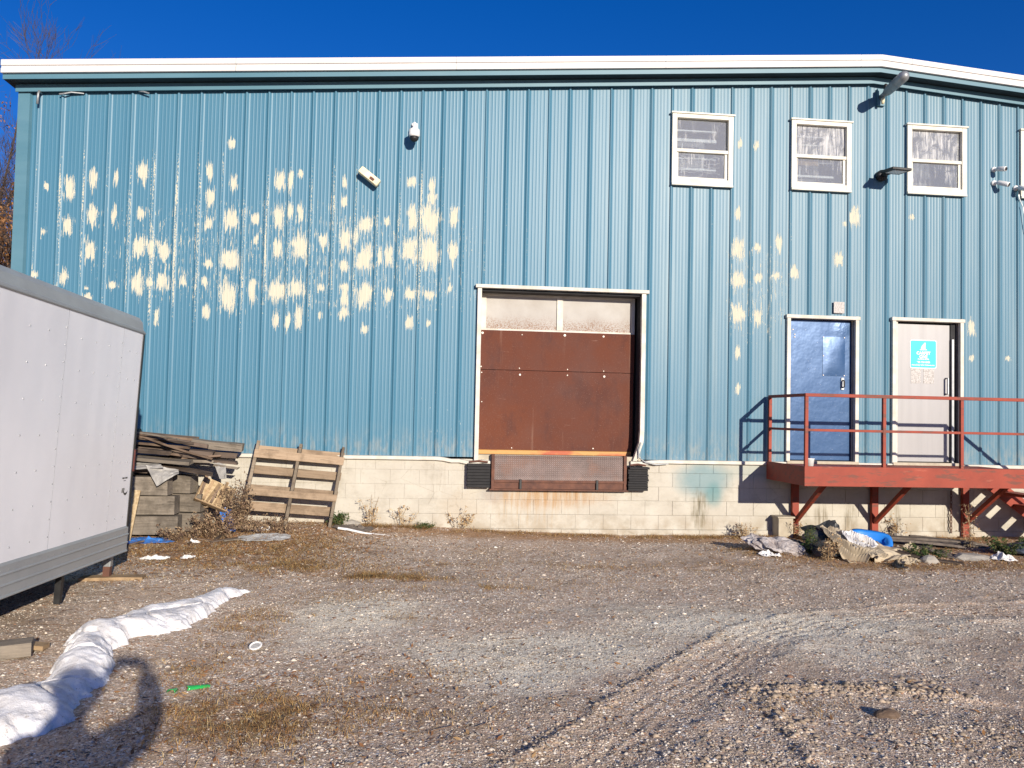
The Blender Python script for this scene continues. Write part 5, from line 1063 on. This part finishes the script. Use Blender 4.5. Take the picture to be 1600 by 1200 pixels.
def straw():
    k = random.random()
    b = (.52, .33, .13) if k < .4 else (.40, .21, .08) if k < .7 else (.58, .44, .22) if k < .85 else (.24, .13, .06)
    f = random.uniform(.7, 1.15); return tuple(q*f for q in b)
GRASS = [(2.9,-2.2,1.4,.7,2600,.05),(1.9,-1.6,.9,.7,1500,.06),(3.4,-1.4,.8,.6,1800,.06),(4.45,-3.08,.22,.12,500,.07),(4.9,-3.2,.5,.18,900,.05),(5.5,-3.75,.6,.15,700,.04),(3.6,-2.6,.6,.35,1500,.06),(3.65,-5.0,.3,.9,1400,.035),(5.0,-2.6,1.4,.5,1500,.03),(4.4,-4.0,.6,.5,700,.025),(6.4,-3.4,1.4,.4,700,.025),(8.6,-2.9,1.5,.3,700,.03),(4.1,-7.15,.5,.45,2400,.05),(4.9,-7.1,.6,.2,500,.03),(7.3,-2.5,1.5,.25,900,.035),(9.4,-1.7,.6,.4,1300,.06),(10.6,-2.5,1.0,.3,900,.045),(12.4,-2.5,1.2,.4,1300,.05),(6.5,-.25,2.2,.16,2200,.05),(9.2,-.25,1.6,.18,2200,.06),(4.6,-.2,.9,.15,1200,.08),(12.2,-.3,1.2,.2,1200,.08),(11.0,-1.0,1.2,.5,900,.06),(5.1,-6.35,.5,.3,350,.03),(4.9,-4.9,.25,.2,200,.03),(3.5,-6.3,.3,.4,500,.03),(2.2,-3.2,.6,.4,500,.035),(7.2,-7.1,.3,.2,250,.025),(7.9,-7.7,.6,.2,250,.025),(6.2,-1.6,1.6,.5,500,.03)]
g_ = Blades()
for cx, cy, rx, ry, n, h in GRASS:
    for q in range(int(n*1.7)):
        X = random.gauss(cx, rx*.6); Y = random.gauss(cy, ry*.6)
        if Y > -.06 or float(vn(X*6, Y*6, 33)) < .36: continue
        g_.blade(X, Y, GZ, h*random.uniform(.2, .9), random.uniform(.001, .0026), random.uniform(0, 6.28), random.uniform(.8, 3.4), straw())
V = np.array(g_.V); V[:, 2] += gz(V[:, 0], V[:, 1])-GZ; g_.V = V
tag(g_.build('dead_grass', MT['vcol']), 'straw coloured dead grass growing through the gravel', 'grass', kind='stuff')
lf = Blades(); LC = [(.30, .14, .06), (.40, .20, .08), (.20, .10, .05), (.48, .30, .14), (.55, .48, .38)]
for q in range(13000):
    r_ = random.random()
    if r_ < .6: X, Y = random.gauss(2.9, 1.0), random.gauss(-1.5, .8)
    elif r_ < .78: X, Y = random.gauss(10.9, 1.3), random.gauss(-1.9, .6)
    elif r_ < .87: X, Y = random.gauss(4.2, .7), random.gauss(-7.0, .6)
    else: X, Y = random.uniform(2, 12), random.uniform(-7.8, -.2)
    if Y > -.05 or bool(SNOWH(X, Y)): continue
    a = random.uniform(0, 6.28); l = random.uniform(.008, .028); u = Vector((math.cos(a), math.sin(a), random.uniform(-.3, .5)))*l; v = Vector((-math.sin(a), math.cos(a), random.uniform(-.4, .4)))*l*.6
    lf.leaf((X, Y, GZ+.008), u, v, random.choice(LC))
for q in range(1000):
    X = random.uniform(1.5, 12.5); Y = random.uniform(-7.9, -.2)
    if q > 420: X, Y = random.gauss(2.8, .9), min(-.1, random.gauss(-1.4, .8))
    a = random.uniform(0, 6.28); l = random.uniform(.04, .2)
    if X > 6 and random.random() < .6: continue
    lf.stick((X, Y, GZ+.012), (X+l*math.cos(a), Y+l*math.sin(a), GZ+.02), .0022, (.20, .12, .07))
V = np.array(lf.V); V[:, 2] += gz(V[:, 0], V[:, 1])-GZ; lf.V = V
tag(lf.build('leaf_litter', MT['vcol']), 'brown dead leaves and twigs strewn over the yard', 'leaves', kind='stuff')
# weeds: stalks with side twigs and seed heads, each clump one thing
def weed(x, y, h, n, spread, cols, label, leafy=0.5, name='dry_weed', lsz=.018, group=None):
    b = Blades(); st = Blades(); z = gzf(x, y)
    for q in range(n):
        a = random.uniform(0, 6.28); r_ = spread*random.random()**.6; bx, by = x+.25*r_*math.cos(a), y+.25*r_*math.sin(a); hh = h*random.uniform(.45, 1.1); tx, ty = x+r_*math.cos(a), y+min(r_*math.sin(a), -y-.03)
        p0 = Vector((bx, by, z-.02)); p2 = Vector((tx, ty, z+hh)); p1 = (p0+p2)/2+Vector((random.uniform(-.04, .04), random.uniform(-.04, .04), .05*h))
        c = random.choice(cols); st.stick(p0, p1, .0035, c); st.stick(p1, p2, .0025, c)
        for w_ in range(int(6+leafy*14)):
            u = random.uniform(.25, 1); p = p0.lerp(p1, u*2) if u < .5 else p1.lerp(p2, u*2-1); d = Vector((random.gauss(0, 1), random.gauss(0, 1), random.gauss(.3, .7))).normalized(); e = p+d*random.uniform(.03, .12)*min(1, h*1.6)
            if random.random() < .5: st.stick(p, e, .0015, c)
            for m_ in range(2):
                q1 = e+Vector((random.gauss(0, .012), random.gauss(0, .012), random.gauss(0, .012))); l = lsz*random.uniform(.5, 1.4); uu = Vector((random.gauss(0, 1), random.gauss(0, 1), random.gauss(0, 1))).normalized(); b.leaf(q1, uu*l, uu.orthogonal().normalized()*l*.6, random.choice(cols))
    t = empty(name, (x, y, z), label, 'weed', group); 
    at(st.build('stalks', MT['vcol']), t); at(b.build('leaves', MT['vcol']), t)
DB = [(.16, .10, .065), (.11, .07, .05), (.26, .17, .10), (.36, .26, .16)]; ST = [(.45, .30, .15), (.36, .22, .10), (.55, .42, .25)]; GN = [(.03, .06, .018), (.05, .085, .026), (.08, .10, .035), (.15, .125, .055)]
weed(2.63, -.62, .62, 42, .24, DB, 'tall dark dry weed between the lumber pile and the pallet', .9)
weed(2.42, -.98, .30, 46, .36, DB, 'low brown bushy weed in front of the broken crate', .8)
weed(2.05, -1.15, .2, 24, .3, DB, 'thin brown weed in front of the timber ends', .5)
weed(3.05, -.72, .18, 34, .5, DB, 'dark dead weeds along the foot of the pallet', .7)
weed(3.92, -.28, .17, 20, .15, GN, 'green weed tuft at the right foot of the pallet', .8, 'green_weed', .016)
weed(4.35, -.15, .42, 9, .22, ST, 'tall straw stalks against the wall right of the pallet', .1)
weed(4.75, -.12, .3, 8, .25, ST, 'short straw stalks on the wall left of the dock bumper', .1)
weed(5.05, -.15, .07, 26, .2, GN, 'tiny green tuft at the wall foot left of the dock', .6, 'green_weed', .012)
weed(5.55, -.1, .28, 10, .25, ST, 'thin stalks at the wall foot below the left bumper', .1)
weed(9.65, -.3, .22, 14, .2, ST+DB, 'dry stalks at the wall left of the pale box', .3)
weed(9.92, -2.15, .28, 16, .2, ST+DB, 'straw weed standing in front of the black sheet', .5)
weed(9.86, -1.75, .36, 10, .1, GN, 'small green weed between insulation and black sheet', .8, 'green_weed', .016)
weed(11.98, -.2, .35, 10, .25, ST, 'dry stalks between the two right landing legs', .15)
weed(12.55, -1.75, .20, 34, .34, GN, 'dark green ivy like weed right of the carpet strips', .95, 'green_weed', .02)
weed(12.45, -1.2, .55, 7, .1, ST+DB, 'single tall brown stalk near the right landing leg', .5)
weed(11.3, -2.0, .14, 22, .3, GN, 'low green weed beside the brown concrete lump', .7, 'green_weed', .018)
weed(10.4, -.22, .28, 10, .2, ST+DB, 'dry weed at the foot of the first landing leg', .4)
# ------------------------------------------------------------------ bare trees behind the left corner
def tree(x, y, h, label, seed, leaves, lean=0, thick=.1):
    rs = random.Random(seed); m = MB(); lv = Blades(); z0 = gzf(x, y); tips = []
    def grow(p, d, l, r, lvl):
        n = 4 if lvl < 3 else 2; pts = [p]; rad = [r]
        for i in range(n):
            d = (d+Vector((rs.gauss(0, .13), rs.gauss(0, .13), rs.gauss(.05, .06)))).normalized(); p = p+d*l/n; pts.append(p); rad.append(r*(1-.55*(i+1)/n))
        m.tube(pts, rad, 6 if lvl < 2 else 3, False)
        if lvl >= 5: tips.append(p); return
        for i in range(rs.randint(3, 4) if lvl else 9):
            u = rs.uniform(.3, 1) if lvl else .22+.78*i/9; k = min(n-1, int(u*n)); q = pts[k].lerp(pts[k+1], u*n-k); a = rs.uniform(0, 6.28)
            o = d.orthogonal().normalized(); o = o*math.cos(a)+d.cross(o)*math.sin(a); sp = rs.uniform(.35, .8)
            grow(q, (d+o*sp+Vector((0, 0, .15))).normalized(), l*rs.uniform(.5, .68)*(1 if lvl else .62), max(rad[k]*.6, .004), lvl+1)
    trunk_end = Vector((x, y, z0-.1)); grow(trunk_end, Vector((lean, .02, 1)).normalized(), h*.72, thick, 0)
    t = empty('bare_tree', (x, y, z0), label, 'tree', 'bare trees behind the warehouse corner')
    at(m.build('branches', MT['bark'], fix=False), t)
    if leaves:
        for q in tips:
            if q.z > z0+h*.72 or rs.random() > leaves: continue
            for e in range(8):
                l = rs.uniform(.02, .045); uu = Vector((rs.gauss(0, 1), rs.gauss(0, 1), rs.gauss(0, 1))).normalized(); lv.leaf(q+Vector((rs.gauss(0, .08), rs.gauss(0, .08), rs.gauss(0, .08))), uu*l, uu.orthogonal().normalized()*l*.7, rs.choice([(.22, .10, .04), (.34, .17, .07), (.16, .08, .04)]))
        if lv.n: at(lv.build('dead_leaves', MT['vcol']), t)
tree(-3.6, 6.2, 8.6, 'bare grey tree just behind the warehouse corner', 3, .6, .02, .11)
tree(-5.2, 9.5, 12.5, 'tall bare tree whose top twigs rise over the roof corner', 11, .35, .05, .13)
tree(-4.6, 7.6, 7.0, 'low twiggy tree with brown dead leaves beside the warehouse', 19, .95, -.05, .08)
tree(-6.8, 12.5, 9.5, 'farther bare tree with brown leaves at the left edge', 23, .7, .03, .11)
tree(-7.4, 11.5, 12.2, 'bare tree behind the building with thin twigs over the white fascia', 31, 0, -.03, .09)
tree(-4.25, 6.9, 7.6, 'dense low brown tree filling the gap left of the wall', 41, 1, .0, .07)
tree(-5.9, 10.4, 9.0, 'twiggy grey tree behind the dense brown one', 47, .5, .02, .1)
tree(-3.75, 5.4, 6.6, 'slim twiggy tree nearest the warehouse corner', 53, .9, -.01, .06)
# ------------------------------------------------------------------ photographer behind the camera (only the shadow is in view)
pr = empty('person', (CAM.x-.08, CAM.y-.42, GZ), 'person in a dark jacket holding a phone up, casting the shadow at lower left', 'person')
def skinmesh(name, verts, edges, mat, root=0):
    me = bpy.data.meshes.new(name); me.from_pydata([tuple(CAM+Vector(v[:3])) for v in verts], edges, []); o = link(name, me, mat)
    sk = o.modifiers.new('skin', 'SKIN'); ss = o.modifiers.new('sub', 'SUBSURF'); ss.levels = 1; ss.render_levels = 1
    for d_, v in zip(me.skin_vertices[0].data, verts): d_.radius = (v[3], v[3]); d_.use_root = False
    me.skin_vertices[0].data[root].use_root = True; return at(o, pr)
gr_ = GZ-CAM.z
cx_, cy_ = -.17, -.40
body = [(cx_, cy_, -.78, .16), (cx_, cy_, -.58, .155), (cx_, cy_, -.42, .19), (cx_, cy_, -.30, .12), (cx_, cy_+.01, -.22, .055), (cx_-.02, cy_+.03, -.12, .105), (cx_-.02, cy_+.02, -.03, .085),
 (cx_+.2, cy_, -.33, .115), (.185, cy_+.16, -.28, .095), (.165, cy_+.26, -.15, .082), (.11, -.085, -.045, .06),
 (cx_-.2, cy_, -.34, .115), (cx_-.2, cy_+.18, -.42, .09), (cx_-.08, cy_+.26, -.24, .08), (-.12, -.085, -.07, .06),
 (cx_+.1, cy_, -.88, .11), (cx_+.12, cy_+.02, -1.26, .075), (cx_+.12, cy_-.02, gr_+.07, .055), (cx_+.12, cy_+.14, gr_+.045, .045),
 (cx_-.1, cy_, -.88, .11), (cx_-.12, cy_+.02, -1.26, .075), (cx_-.13, cy_-.02, gr_+.07, .055), (cx_-.13, cy_+.14, gr_+.045, .045)]
skinmesh('body', body, [(0, 1), (1, 2), (2, 3), (3, 4), (4, 5), (5, 6), (2, 7), (7, 8), (8, 9), (9, 10), (2, 11), (11, 12), (12, 13), (13, 14), (0, 15), (15, 16), (16, 17), (17, 18), (0, 19), (19, 20), (20, 21), (21, 22)], MT['jacket'])
for s_, bx, bz in ((1, .13, -.05), (-1, -.13, -.075)):
    vs = [(bx, -.075, bz, .03), (bx-s_*.015, -.05, bz+.02, .028)]; es = [(0, 1)]
    for k in range(4): o = len(vs); vs += [(bx-s_*.02, -.035, bz+.05-.022*k, .0095), (bx-s_*.045, -.022, bz+.052-.022*k, .009), (bx-s_*.062, -.030, bz+.05-.022*k, .008)]; es += [(1, o), (o, o+1), (o+1, o+2)]
    o = len(vs); vs += [(bx-s_*.02, -.075, bz+.03, .011), (bx-s_*.05, -.07, bz+.04, .009)]; es += [(1, o), (o, o+1)]
    skinmesh('hand', vs, es, MT['skin'])
at(MB().lathe([(.02, .115), (.08, .10), (.108, .03), (.10, -.03), (.07, -.06)], (CAM.x+cx_-.02, CAM.y+cy_+.005, CAM.z-.05), 16).build('hair', MT['hair'], smooth=True), pr)
o = at(MB().box(CAM.x-.085, CAM.x+.085, CAM.y-.046, CAM.y-.038, CAM.z-.045, CAM.z+.035).build('phone', MT['black'], bevel=.004), pr)
